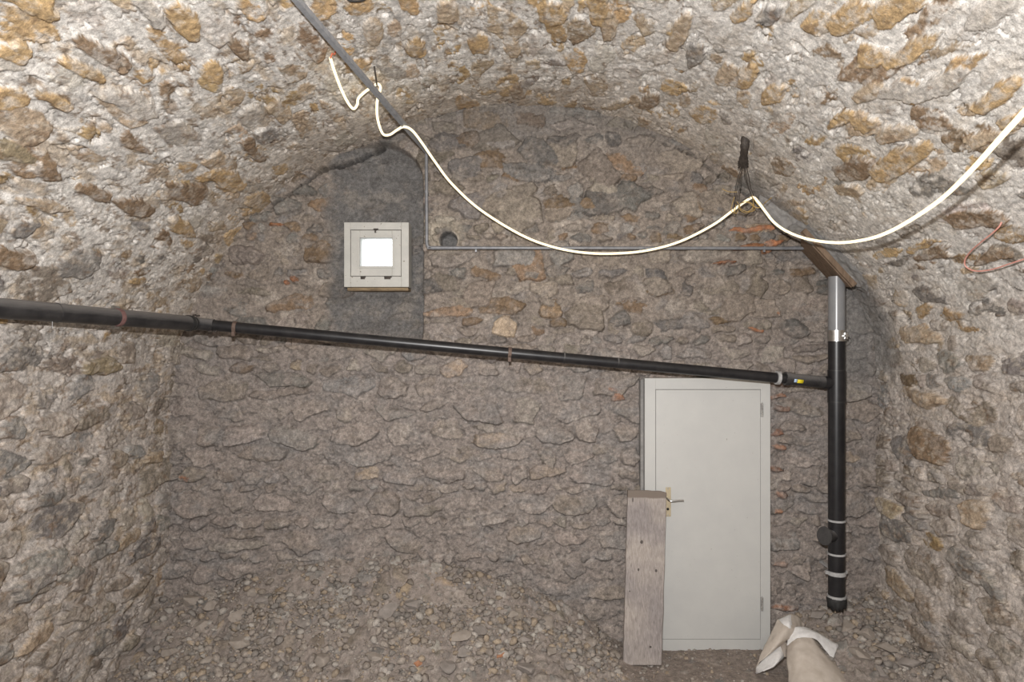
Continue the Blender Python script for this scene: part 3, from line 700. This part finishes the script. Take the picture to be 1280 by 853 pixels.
# ------------------------------------------------------------------ downpipe (vertical) and drain pipe (sloping)
DX, DY = at(1045.7,400,4.60).x, 4.60
def dz(py): return ZC-(py-426.5)/F*4.57
def vtube(mbx, py0, py1, r, seg=28): mbx.tube([(DX,DY,dz(py0)), (DX,DY,dz(py1))], r, seg); return mbx
def build_downpipe():
    r = empty('downpipe', (DX, DY, dz(760)), 'vertical downpipe, grey above and black below, hanging right of the door', 'pipe')
    R = .0535
    vtube(MB(), 345.5, 416, R).build('upper_pipe', M['grey_pipe'], r); r.children[-1]['label'] = 'smooth grey plastic length of pipe'
    c = MB(); vtube(c, 413.5, 426.5, R+.004); c.tube([(DX,DY,dz(414.2)),(DX,DY,dz(413))], R+.006, 28); c.tube([(DX,DY,dz(426.8)),(DX,DY,dz(425.6))], R+.006, 28)
    c.box(DX+.028, DX+.045, DY-.066, DY-.045, dz(424), dz(416)); c.tube([(DX+.02,DY-.06,dz(420)),(DX+.055,DY-.055,dz(420))], .006, 10)
    tag(c.build('hose_clamp', M['steel'], r, True), 'shiny steel band clamp')
    vtube(MB(), 425, 749, R).build('lower_pipe', M['black_shiny'], r)
    # branch fitting that takes the sloping pipe
    t = MB(); vtube(t, 464, 503, R+.0035); br = at(1020,477.6,DY); t.tube([(DX,DY,dz(479.5)), (DX-.085,DY,dz(478.6))], .043, 24)
    t.build('branch_fitting', M['black_shiny'], r)
    for py, rr, th in ((463.5,.0045,.7),(503,.0045,.7),(652,.0045,1.2),(694,.0045,1.2),(747.5,.006,1.5)):
        q = MB(); vtube(q, py-th, py+th, R+rr); tag(q.build('joint_ring', M['white_clamp'] if py > 600 else M['black_pipe'], r), 'thin pale joint ring' if py > 600 else 'thin black joint ring')
    k = MB(); vtube(k, 715.5, 720.5, R+.006); k.box(DX-.075, DX-.05, DY-.01, DY+.01, dz(719.5), dz(715.5)); k.box(DX+.05, DX+.068, DY-.01, DY+.01, dz(719.5), dz(715.5))
    k.box(DX-.01, DX+.01, DY+.05, 4.84, dz(719.5), dz(716.5))
    tag(k.build('pipe_clamp', M['white_clamp'], r), 'pale grey clamp around black pipe')
    # ragged rubber end
    rs = random.Random(4); v = []; f = []; n = 40
    for lvl, (py, rad) in enumerate(((748,R+.005),(752,R+.007),(757,R+.004),(762,R+.001))):
        for i in range(n):
            a = 2*math.pi*i/n; rr = rad+(rs.uniform(-.004,.005) if lvl else 0); zz = dz(py)+(rs.uniform(-.020,.016) if lvl == 3 else 0)
            v.append((DX+rr*math.cos(a), DY+rr*math.sin(a), zz))
    for l in range(3):
        for i in range(n): f.append((l*n+i, l*n+(i+1) % n, (l+1)*n+(i+1) % n, (l+1)*n+i))
    e = MB(); e.add(v, f); o = e.build('torn_seal', M['rubber'], r, auto=False); solid(o, .006)
    # side inlet: flared open mouth facing left and slightly forward
    c0 = Vector((DX, DY, dz(672))); d = Vector((-.86,-.40,.12)).normalized()
    pts = [c0, c0+d*.06, c0+d*.09, c0+d*.115, c0+d*.118, c0+d*.112, c0+d*.075, c0+d*.03]
    s = MB(); s.tube(pts, [.036,.042,.049,.062,.0595,.055,.036,.034], 28, caps=True)
    s.build('side_inlet', M['black_pipe'], r)
build_downpipe()

def build_drain():
    A = at(-60,380.5,2.72); B0 = at(0,385.5,2.95); E = at(247,405,4.30); Z_ = Vector((DX-.06, DY, dz(478.8)))
    r = empty('drain_pipe', E, 'long black drain pipe sloping across the room from the left wall to the downpipe', 'pipe')
    d1 = (E-B0).normalized(); d2 = (Z_-E).normalized()
    A = B0-d1*.42
    K = E-d1*.09
    t = MB(); t.tube([A, K], .0455, 28); t.build('wide_pipe', M['black_pipe'], r)
    lip = MB(); lip.tube([K-d1*.012, K+d1*.012], .0495, 28); lip.tube([K+d1*.02, K+d1*.045], .044, 28); lip.build('sealing_lip', M['rubber'], r)
    red = MB(); red.tube([K, E-d1*.045, E-d1*.01, E+d2*.03, E+d2*.10], [.0455,.043,.040,.039,.039], 28); red.build('reducer', M['black_pipe'], r)
    th = MB(); th.tube([E+d2*.02, Z_], .0345, 28); th.build('narrow_pipe', M['black_shiny'], r)
    def along(px):                                            # point of the narrow run at an image column
        lo, hi = 0.0, (Z_-E).length
        for _ in range(40):
            m = (lo+hi)/2; p = E+d2*m
            if 640+p.x/p.y*F < px: lo = m
            else: hi = m
        return E+d2*lo
    for px in (705, 772):
        p = along(px); q = MB(); q.tube([p-d2*.004, p+d2*.004], .0362, 24); q.build('joint_ring', M['black_pipe'], r)
    c = MB(); p = along(983); c.tube([p, Z_], .0395, 24); c.tube([p-d2*.012, p+d2*.018], .0455, 24); c.tube([along(1022), along(1027)], .0415, 24); c.tube([along(1010), along(1014)], .041, 24)
    sk = c.build('end_socket', M['black_pipe'], r)
    # sticker wrapped on the front of the socket
    def patch(pa, pb, a0, a1, rad):
        v = []; f = []; n = 8; u = Vector((0,0,1)); u = (u-d2*u.dot(d2)).normalized(); w = d2.cross(u)
        if w.y > 0: w = -w
        for p in (pa, pb):
            for i in range(n+1):
                a = math.radians(a0+(a1-a0)*i/n); v.append(p+(w*math.cos(a)+u*math.sin(a))*rad)
        for i in range(n): f.append((i, i+1, n+1+i+1, n+1+i))
        m_ = MB(); m_.add(v, f); return m_
    o = patch(along(993.5), along(1001), -32, 4, .0402).build('sticker', M['yellow_print'], sk); tag(o, 'small yellow sticker'); solid(o, .0006, 1)
    o = patch(along(989.5), along(993.4), -28, 6, .0402).build('sticker', M['blue_print'], sk); tag(o, 'small pale blue sticker'); solid(o, .0006, 1)
    # clamps: reddish strap with bolts on the wide run, brackets on the narrow run
    def wide(px):
        lo, hi = -.5, (E-B0).length
        for _ in range(40):
            m = (lo+hi)/2; p = B0+d1*m
            if 640+p.x/p.y*F < px: lo = m
            else: hi = m
        return B0+d1*lo
    p = wide(146); s = MB(); s.tube([p-d1*.014, p+d1*.014], .0485, 28)
    u = (Vector((0,0,1))-d1*d1.z).normalized()
    st = tag(s.build('pipe_clamp', M['pink_strap'], r), 'dull reddish strap clamp')
    side = d1.cross(u).normalized()
    if side.x > 0: side = -side
    for sg in (1, -1):
        b = MB(); q = p+u*sg*.052+side*.0
        b.tube([q-d1*.022, q+d1*.012], .008, 10); b.tube([q-d1*.03, q-d1*.02], .012, 6); b.tube([q, q+side*.03], .005, 8)
        b.build('bolt', M['steel'], st)
    rod = MB(); rod.tube([p+side*.045, p+side*.14], .006, 10); rod.build('fixing_rod', M['rust'], st)
    jr = wide(70); q = MB(); q.tube([jr-d1*.006, jr+d1*.006], .0475, 28); q.build('joint_ring', M['black_pipe'], r)
    for px, mt, lab in ((294,'rust','rusty bracket hooked under the pipe'),(637,'rust','rusty bracket hooked under the pipe'),(972,'white_clamp','pale grey pipe clamp')):
        p = along(px); s = MB(); s.tube([p-d2*.011, p+d2*.011], .0378 if px < 900 else .045, 24)
        if px < 900: s.box(p.x-.009, p.x+.009, p.y-.036, p.y-.018, p.z-.056, p.z-.028)
        s.tube([p+Vector((0,.03,0)), (p.x, 4.83, p.z)], .006, 8)
        tag(s.build('pipe_clamp', M[mt], r), lab)
    tw = MB(); q = wide(74); tw.tube([q+Vector((.0,-.047,.01)), q+Vector((.001,-.05,-.045)), q+Vector((0,-.049,-.075))], .0014, 6); tag(tw.build('thread', M['white_clamp'], r), 'short pale thread hanging off the pipe')
    for k, (dx, dz_) in enumerate(((-.02,.05),(.012,.047),(.07,-.045),(.095,-.043))):
        q = E-d1*.03+d2*max(dx,0); b = MB(); b.tube([q+Vector((dx*.3,-.01,dz_)), q+Vector((dx*.3+.02,-.012,dz_+.004))], .006, 8); b.build('bolt', M['dark_iron'], r)
build_drain()

# ------------------------------------------------------------------ conduit on the back wall and steel channel under the vault
def build_conduit():
    Y = 4.715
    a = at(533,182,Y); c = at(533.5,310,Y); e = at(1004,310.5,Y)
    r = empty('conduit', c, 'thin grey metal conduit running down and across the back wall', 'conduit')
    k = .03
    m = MB(); m.tube(spline([a, a.lerp(c,.5), c+Vector((0,0,k*3.4)), c+Vector((0,0,k*2.3)), c+Vector((0,0,k*1.2)), c+Vector((k*.3,0,k*.3)), c+Vector((k*1.2,0,0)), c+Vector((k*2.3,0,0)), c+Vector((k*3.4,0,0)), c.lerp(e,.5), e], 8), .0115, 14); m.build('tube', M['conduit'], r)
    s = MB(); s.tube([c+Vector((.03,0,0)), at(572,310,Y)], .0135, 14); s.build('coupling', M['conduit'], r)
    for px in (595, 800, 955):
        p = at(px,310.2,Y); s = MB(); s.tube([p-Vector((.007,0,0)), p+Vector((.007,0,0))], .0145, 14); s.tube([p+Vector((0,.012,0)), p+Vector((0,.12,0))], .005, 8); s.box(p.x-.006, p.x+.006, p.y-.008, p.y+.008, p.z-.028, p.z-.012)
        s.build('saddle_clip', M['conduit'], r)
    p = at(533,240,Y); s = MB(); s.tube([p-Vector((0,0,.007)), p+Vector((0,0,.007))], .0145, 14); s.tube([p+Vector((0,.012,0)), p+Vector((0,.14,0))], .005, 8); s.build('saddle_clip', M['conduit'], r)
build_conduit()
def build_channel():
    p1 = at(534,190,4.70); p0 = at(371,0,surf(371,0,.06))
    d = (p1-p0).normalized(); p0 = p0-d*.9
    w = d.cross(Vector((0,0,1))).normalized(); u = w.cross(d).normalized()
    r = empty('steel_channel', p1, 'straight grey steel channel running under the vault towards the back wall', 'channel')
    W, Hh, t = .0135, .012, .003
    m = MB(); prof = [(-W,-Hh),(W,-Hh),(W,Hh),(W-t,Hh),(W-t,-Hh+t),(-W+t,-Hh+t),(-W+t,Hh),(-W,Hh)]
    v = []; n = 24
    for i in range(n+1):
        p = p0.lerp(p1, i/n)
        v += [p+w*x+u*z for x, z in prof]
    f = [(i*8+k, i*8+(k+1) % 8, (i+1)*8+(k+1) % 8, (i+1)*8+k) for i in range(n) for k in range(8)]
    f += [tuple(range(8)), tuple(n*8+7-k for k in range(8))]
    m.add(v, f); m.build('channel_profile', M['galv'], r, False)
    p = p0.lerp(p1, .12); h = MB(); h.tube([p, p+Vector((0,0,.45))], .005, 8); h.tube([p+u*.012, p+u*.02], .011, 6); h.build('hanger_rod', M['dark_iron'], r)
    q = p0.lerp(p1, .62); s = MB(); s.tube([q-w*.018+u*.01, q+w*.018+u*.01], .004, 8); s.build('screw', M['rust'], r)
build_channel()

# ------------------------------------------------------------------ glowing rope light
def build_rope():
    raw = [(413,73,'s',.05),(419,92,'s',.06),(428,115,'s',.08),(436,130,'s',.09),(442,136,'s',.09),(446.5,131,'s',.08),(448,123,'s',.075),(456,115,'s',.07),(466,108,'s',.055),
           (472,105,'s',.05),(475.5,109,'s',.055),(474,117,'s',.13),(471.5,127,'s',.16),(471.5,145,'s',.16),(475,160,'s',.15),(480,168.5,'s',.15),(488,168,'s',.15),(497,162,'s',.15),
           (505,158.5,4.20),(515,163,4.18),(527,178,4.30),(545,204,4.44),(565,230,4.52),(600,262,4.58),(650,293,4.60),(690,308.5,4.61),(730,316,4.61),(770,317,4.61),
           (810,313,4.60),(850,302,4.58),(890,282,4.54),(915,264,4.50),(930,253,4.46),(941,247,4.42),(948,253,4.38),(957,265,4.34),(968,278.5,4.30),(985,290,4.22),(1010,299,4.08),
           (1045,303.5,3.78),(1080,300,3.52),(1110,290.5,3.26),(1145,271,2.98),(1180,246,2.70),(1215,212,2.44),(1250,173,2.20),(1280,140,2.02),(1330,84,1.80),(1400,6,1.58)]
    pts = [on(q[0], q[1], q[3]) if q[2] == 's' else at(q[0], q[1], q[2]) for q in raw]
    r = empty('rope_light', pts[33], 'glowing warm white rope light sagging under the vault between the channel and the right wall', 'rope light')
    path = spline(pts, 6); n = len(path)
    m = MB(); m.tube(path, [.0078+.0022*max(0,min(1,(i/n-.80)/.2)) for i in range(n)], 12); m.build('light_strip', M['glow'], r)
    w = MB(); p = pts[0]
    w.tube(spline([p, p+Vector((.012,-.01,.02)), on(418,68,.03), on(421,60,.012)], 6), .004, 8); tag(w.build('lead', M['wire_red'], r), 'short red wire end')
build_rope()

# ------------------------------------------------------------------ tie wire on an iron stub
def build_tie():
    top = on(931,176,.02); neck = on(929,206,.05); rope = at(941,247,4.40)
    r = empty('tie_wire', top, 'dark iron stub with twisted wires tying the rope light to the vault', 'wire')
    s = MB(); a = on(932,170,-.02); b = on(929.5,196,.045)
    s.tube(spline([a, on(931,182,.03), b, neck], 5), [.022,.027,.029,.028,.026,.029,.026,.022,.025,.021,.024,.029,.029,.028,.027,.024], 12); s.build('iron_stub', M['dark_iron'], r)
    rs = random.Random(3)
    wr = MB()
    for k in range(4):                                         # wire wound round the neck
        c = neck+Vector((0,0,.02-.012*k)); n = 20
        wr.tube([c+Vector((.031*math.cos(2*math.pi*i/n), .031*math.sin(2*math.pi*i/n), rs.uniform(-.003,.003))) for i in range(n)], .0032, 6, closed=True)
    wr.build('winding', M['dark_iron'], r)
    for pts in ([(927,208),(921,228),(918,246),(917,262)], [(928,208),(925,228),(922,248),(920,258)], [(931,208),(934,228),(938,240),(941,250)], [(930,208),(931,222),(936,236),(940,246)], [(933,208),(936,222),(938,234),(942,244)]):
        y0 = neck.y; P = [at(x, y, y0+(4.40-y0)*i/3) for i, (x, y) in enumerate(pts)]
        m = MB(); m.tube(spline(P, 6), .0028, 6); m.build('strand', M['dark_iron'], r)
    for k in range(3):                                         # loose coil of brassy wire round the rope
        c = at(933+rs.uniform(-1.5,1.5), 257+rs.uniform(-1,2), 4.42); R1 = .052+.006*k; n = 28
        m = MB(); m.tube([c+Vector((R1*math.cos(2*math.pi*i/n)*.95, .035*math.sin(2*math.pi*i/n+k), R1*.72*math.sin(2*math.pi*i/n+.25*k))) for i in range(n)], .0022, 6, closed=True)
        m.build('coil', M['wire_yellow'] if k < 2 else M['dark_iron'], r)
    for pts in ([(941,247),(950,258),(958,252),(965,247)], [(938,256),(948,260),(956,254),(963,248)], [(920,256),(918,266),(914,262),(918,246)], [(921,240),(912,240),(906,238),(903,236)], [(917,262),(920,267),(924,258),(921,252)], [(940,244),(942,256),(939,262),(934,265)]):
        m = MB(); m.tube(spline([at(x, y, 4.40) for x, y in pts], 6), .0022, 6); m.build('loose_end', M['wire_yellow'], r)
build_tie()

# ------------------------------------------------------------------ small wires in the vault
def wire(name, pts, rad, material, label, cat):
    p = [on(x, y, o) for x, y, o in pts]; r = MB(); r.tube(spline(p, 8), rad, 8); o = r.build(name, material)
    tag(o, label, cat); return o
wire('pink_cable', [(1253,272,.01),(1250,282,.05),(1240,292,.07),(1225,304,.08),(1212,316,.08),(1206,326,.09),(1208,334,.10),(1220,339,.10),(1240,337,.09),(1262,330,.08),(1290,321,.07),(1320,312,.05)], .0038, M['wire_pink'],
     'loose pink cable end sticking out of the right side of the vault', 'cable')
wire('iron_nail', [(467,78,-.03),(468.5,88,.03),(470,98,.05),(471,106,.06)], .005, M['dark_iron'], 'dark iron nail in the vault holding the left loop of the rope light', 'nail')
wire('black_cable', [(432,-6,.01),(436,0,.03),(445,1.5,.04),(455,0,.03),(460,-6,.01)], .004, M['rubber'], 'short loop of black cable at the top of the vault', 'cable')

# ------------------------------------------------------------------ plank leaning on the door
def build_plank():
    bl, br = at(779,832,4.50), at(827,832,4.50); tl, tr = at(785,613,4.705), at(833.5,614,4.705)
    r = (bl+br)/2
    nz, nx = 60, 14; T = .034
    nrm = (br-bl).cross(tl-bl).normalized()
    if nrm.y > 0: nrm = -nrm
    v = []; rs = random.Random(8)
    front = []
    for j in range(nz+1):
        t = j/nz; l = bl.lerp(tl, t); rr = br.lerp(tr, t)
        l = l+Vector((1,0,0))*(.006*mnoise.noise(Vector((0,0,t*9)))+.003*mnoise.noise(Vector((3,0,t*30)))); rr = rr+Vector((1,0,0))*(.004*mnoise.noise(Vector((5,0,t*8))))
        for i in range(nx+1):
            s = i/nx; p = l.lerp(rr, s)
            p = p+nrm*(.0015*mnoise.noise(Vector((s*8,2,t*6))))
            if j == nz: p = p+Vector((0,0,.006*mnoise.noise(Vector((s*5,9,0)))-(.012 if i == nx else .004 if i == nx-1 else 0)))
            front.append(p)
    n = len(front); v = front+[p-nrm*T for p in front]; f = []
    w = nx+1
    for j in range(nz):
        for i in range(nx):
            a = j*w+i; f.append((a, a+1, a+w+1, a+w)); f.append((n+a, n+a+w, n+a+w+1, n+a+1))
        a = j*w; f.append((a, a+w, n+a+w, n+a)); a = j*w+nx; f.append((a, n+a, n+a+w, a+w))
    for i in range(nx):
        f.append((i, n+i, n+i+1, i+1)); a = nz*w+i; f.append((a, a+1, n+a+1, n+a))
    m = MB(); m.add(v, f); o = m.build('wooden_plank', M['plank'], None, True, .003)
    tag(o, 'weathered grey wooden plank leaning upright against the left side of the white door', 'plank')
    # knots
    for px, py, sx, sz in ((802,680,.010,.012),(798,715,.006,.010),(820,716,.008,.010),(787,742,.005,.005),(791,626,.004,.016),(813,810,.008,.007)):
        t = (py-832)/(613.5-832); s = (px-(779+6*t))/48.2; p = bl.lerp(tl, t).lerp(br.lerp(tr, t), s)
        k = MB(); u = (tl-bl).normalized(); x = (br-bl).normalized(); nn = 14
        ring = [p+nrm*.0012+x*sx*math.cos(2*math.pi*i/nn)+u*sz*math.sin(2*math.pi*i/nn) for i in range(nn)]
        k.add(ring+[p+nrm*.0022]+[q-nrm*.004 for q in ring], [(i, (i+1) % nn, nn) for i in range(nn)]+[(i, nn+1+i, nn+1+(i+1) % nn, (i+1) % nn) for i in range(nn)])
        ko = k.build('knot', M['knot'], o); tag(ko, 'dark knot in the wood')
M['knot'] = noisy('dark_knot', (.06,.05,.045), (.13,.11,.10), 90, .8)
build_plank()

# ------------------------------------------------------------------ woven plastic sack
def build_sack():
    r = empty('woven_sack', at(1000,830,4.3), 'crumpled beige and white woven plastic sack on the floor right of the door', 'sack')
    def G(rows): return [[tuple(at(*q)) for q in row] for row in rows]
    # front panel: falls towards the viewer, wide at the bottom
    v, f = sheet(G([[(984,806,4.46),(993,799,4.43),(1004,796,4.42),(1013,795,4.43),(1017,797,4.46)],
                    [(983,818,4.38),(995,812,4.34),(1010,810,4.33),(1024,812,4.34),(1030,815,4.40)],
                    [(984,836,4.29),(998,834,4.24),(1018,833,4.22),(1038,833,4.24),(1047,832,4.32)],
                    [(986,856,4.20),(1000,856,4.13),(1025,856,4.11),(1052,856,4.14),(1066,853,4.22)],
                    [(990,878,4.12),(1004,880,4.03),(1030,882,4.01),(1062,880,4.04),(1082,872,4.13)]]), 8, jitter=.008, seed=1)
    m = MB(); m.add(v, f); o = m.build('front_panel', M['sack'], r, auto=False); solid(o, .003)
    # white fold over the top of the front panel and down its right side
    v, f = sheet(G([[(982.5,808,4.45),(986,795,4.46),(994,785,4.48),(1003,783.5,4.50)],
                    [(994,803,4.415),(998,794,4.43),(1004,787,4.46),(1012,786,4.50)],
                    [(1007,798,4.405),(1012,793,4.42),(1018,790,4.45),(1026,793,4.50)],
                    [(1020,800,4.41),(1025,799,4.42),(1031,797,4.45),(1037,800,4.49)],
                    [(1031,812,4.40),(1036,810,4.41),(1042,806,4.44),(1047,805,4.47)],
                    [(1041,825,4.37),(1043,820,4.39),(1045,813,4.42),(1047.5,807,4.46)]]), 8, jitter=.007, seed=2)
    m = MB(); m.add(v, f); o = m.build('white_fold', M['sack_white'], r, auto=False); solid(o, .003); tag(o, 'white inner face folded outwards')
    # left wing: beige outer face with its fold
    v, f = sheet(G([[(972,775,4.56),(981,770,4.57),(989,768,4.58),(998,772,4.60),(1006,781,4.62)],
                    [(966,788,4.50),(976,783,4.48),(987,783,4.46),(996,786,4.50),(1003,790,4.56)],
                    [(958,805,4.46),(967,799,4.43),(977,797,4.41),(986,797,4.44),(994,799,4.52)],
                    [(950,821,4.42),(958,817,4.40),(968,810,4.39),(978,803,4.42),(986,800,4.50)],
                    [(945.5,834,4.40),(950,828,4.39),(957,822,4.39),(968,813,4.41),(982,803,4.50)]]), 8, jitter=.007, seed=3)
    m = MB(); m.add(v, f); o = m.build('left_panel', M['sack'], r, auto=False); solid(o, .003)
    v, f = sheet(G([[(973,775,4.552),(979,772,4.55),(985,769,4.56),(989,768.5,4.572)],
                    [(977,779,4.49),(981,777,4.485),(985,775,4.49),(989,774,4.51)],
                    [(981,783,4.46),(984,782,4.455),(987,780,4.46),(990,780,4.48)],
                    [(985,786,4.448),(987,786,4.445),(989,786,4.45),(990.5,785,4.47)]]), 6, jitter=.003, seed=5)
    m = MB(); m.add(v, f); o = m.build('worn_patch', M['sack_white'], r, auto=False); solid(o, .003); tag(o, 'white worn crease at the top')
    # underside of the left wing, rolled under
    v, f = sheet(G([[(944.5,842,4.40),(946,834,4.40),(956,824,4.40),(968,814,4.42),(974,806,4.46)],
                    [(948,842,4.34),(954,836,4.34),(964,828,4.35),(972,818,4.38),(977,810,4.44)],
                    [(956,838,4.32),(963,835,4.31),(970,829,4.33),(976,821,4.37),(979,814,4.44)],
                    [(966,832,4.36),(971,830,4.36),(976,826,4.37),(979,822,4.40),(982,818,4.46)]]), 8, jitter=.006, seed=6)
    m = MB(); m.add(v, f); o = m.build('rolled_edge', M['sack_white'], r, auto=False); solid(o, .003); tag(o, 'greyish white rolled lower edge')
    v, f = sheet(G([[(972,806,4.47),(978,803,4.46),(984,803,4.47)],[(976,814,4.43),(980,811,4.42),(985,812,4.44)],[(980,822,4.40),(983,822,4.40),(986,824,4.42)]]), 6, jitter=.003, seed=7)
    m = MB(); m.add(v, f); o = m.build('shaded_fold', M['stone_tan'], r, auto=False); solid(o, .003); tag(o, 'inner fold with its shade painted in brown')  # shaded side of the fold is put in by a brown material
build_sack()

# ------------------------------------------------------------------ loose stones
def rock_mesh(seed, size, sub=2, flat=(1,1,1), cuts=11):
    rs = random.Random(seed); bm = bmesh.new(); bmesh.ops.create_icosphere(bm, subdivisions=sub, radius=1)
    pl = []
    for _ in range(cuts):
        n = Vector((rs.gauss(0,1), rs.gauss(0,1), rs.gauss(0,1))).normalized(); pl.append((n, rs.uniform(.42,.80)))
    off = Vector((seed*1.7, seed*.3, 0))
    for v in bm.verts:
        for n, d in pl:
            k = v.co.dot(n)
            if k > d: v.co -= n*(k-d)
        v.co *= 1+.07*mnoise.noise(v.co*1.8+off)
        v.co = Vector((v.co.x*size*flat[0], v.co.y*size*flat[1], v.co.z*size*flat[2]))
    return bm
def rock(name, seed, px, py, size, material, label, cat, group=None, flat=(1.2,1,.7)):
    # find where the ray of the pixel meets the ground
    Y = None
    for y in np.arange(3.7, 4.84, .01):
        p = at(px, py, y)
        if p.z < ground(p.x, p.y): Y = y; break
    if Y is None: Y = 4.78
    p = at(px, py, Y)
    bm = rock_mesh(seed, size, 3, flat); me = bpy.data.meshes.new(name); bm.to_mesh(me); bm.free(); me.materials.append(material)
    me.polygons.foreach_set('use_smooth', [True]*len(me.polygons)); me.set_sharp_from_angle(angle=math.radians(16))
    o = bpy.data.objects.new(name, me); COL.objects.link(o)
    rs = random.Random(seed+90); o.rotation_euler = (rs.uniform(-.3,.3), rs.uniform(-.3,.3), rs.uniform(0,6.28))
    o.location = (p.x, p.y, ground(p.x, p.y)+size*flat[2]*.26)
    tag(o, label, cat, group); return o
rock('brick_fragment', 301, 628, 820, .036, M['brick'], 'larger orange brick fragment on the rubble left of the plank', 'brick', flat=(1.3,.8,.6))
rock('brick_fragment', 302, 522, 834, .030, M['brick'], 'small dark orange brick fragment on the rubble at the bottom centre', 'brick', flat=(1.1,.8,.8))
rock('stone_chip', 303, 585, 730, .024, M['stone_white'], 'pale pointed stone chip high on the rubble heap', 'stone', flat=(1,.7,.9))
rs = random.Random(12)
spots = [(238,752),(262,760),(318,745),(335,752),(290,770),(248,790),(300,800),(186,812),(220,822),(256,830),(330,800),(380,790),(430,800),(345,835),(400,825),(300,842),(470,820),(545,780),
         (570,795),(600,790),(660,800),(585,822),(560,840),(655,835),(690,820),(720,835),(480,772),(520,760),(640,770),(690,780),(735,805),(1085,800),(1110,815),(1075,825),(1100,840),(1135,835),(1065,790),(1125,790),(1020,772),(1085,768)]
for i, (px, py) in enumerate(spots):
    left = px < 900
    rock('loose_stone', 400+i, px+rs.uniform(-6,6), py+rs.uniform(-4,4), rs.uniform(.034,.075), M[rs.choice(['stone_grey','stone_tan','stone_tan','stone_grey'])],
         'dusty grey-brown stone lying loose on the rubble heap left of the plank' if left else 'dusty grey-brown stone lying loose on the rubble in the right corner', 'stone',
         'loose stones left of the plank' if left else 'loose stones in the right corner', flat=(rs.uniform(1.1,1.5), 1, rs.uniform(.5,.8)))
def build_gravel():
    rs = np.random.RandomState(31); V = []; Fc = []; Cc = []; nv = 0
    protos = []
    for k in range(10):
        bm = rock_mesh(700+k, 1.0, 1, (1.2,1,.7), 5); bm.verts.ensure_lookup_table()
        protos.append((np.array([v.co[:] for v in bm.verts], np.float32), np.array([[v.index for v in f.verts] for f in bm.faces], np.int32))); bm.free()
    cols = np.array([PAL[k] for k in ('dust','grey','greybrown','tan','pale','dust')], np.float32)
    count = 0
    while count < 7500:
        x = rs.uniform(-2.45, 2.6); y = 4.84-abs(rs.normal(0,.55))
        if y < 3.6 or (4.85-y < .28 and rs.rand() < .75 and x < .7): continue
        if .70 < x < 1.85 and rs.rand() < .8: continue
        if fbm(np.array([x*2.2]), np.array([y*2.2]), 5, 3)[0]+rs.uniform(-.35,.35) < -.05: continue
        s = min(.034, .007*math.exp(rs.exponential(.6)))
        if .70 < x < 1.85: s *= .5
        v, f = protos[rs.randint(10)]; a = rs.uniform(0, 6.28); c, si = math.cos(a), math.sin(a); b = rs.normal(0,.4); cb, sb = math.cos(b), math.sin(b)
        R = np.array([[c,-si,0],[si,c,0],[0,0,1]])@np.array([[cb,0,sb],[0,1,0],[-sb,0,cb]])
        V.append((v*s)@R.T+np.array([x, y, ground(x,y)+s*.2])); Fc.append(f+nv); nv += len(v)
        Cc.append(np.repeat(((1.12 if y < 4.45 else 1.0)*lerp(cols[rs.randint(6)]*rs.uniform(.8,1.15), cols[0]*1.05, .3))[None], len(v), 0)); count += 1
    V = np.concatenate(V).astype(np.float32); Fc = np.concatenate(Fc); Cc = np.concatenate(Cc); n = len(Fc)
    me = bpy.data.meshes.new('gravel'); me.vertices.add(len(V)); me.vertices.foreach_set('co', V.reshape(-1))
    me.loops.add(n*3); me.loops.foreach_set('vertex_index', Fc.reshape(-1).astype(np.int32)); me.polygons.add(n); me.polygons.foreach_set('loop_start', np.arange(0, n*3, 3, dtype=np.int32))
    a = me.attributes.new('stone', 'FLOAT_COLOR', 'POINT'); rgba = np.ones((len(V),4), np.float32); rgba[:,:3] = Cc; a.data.foreach_set('color', rgba.reshape(-1))
    me.update(calc_edges=True); me.validate(); me.materials.append(M['ground'])
    o = bpy.data.objects.new('gravel', me); COL.objects.link(o)
    tag(o, 'fine grey-brown gravel and stone chips strewn over the rubble heap', 'gravel', kind='stuff')
build_gravel()
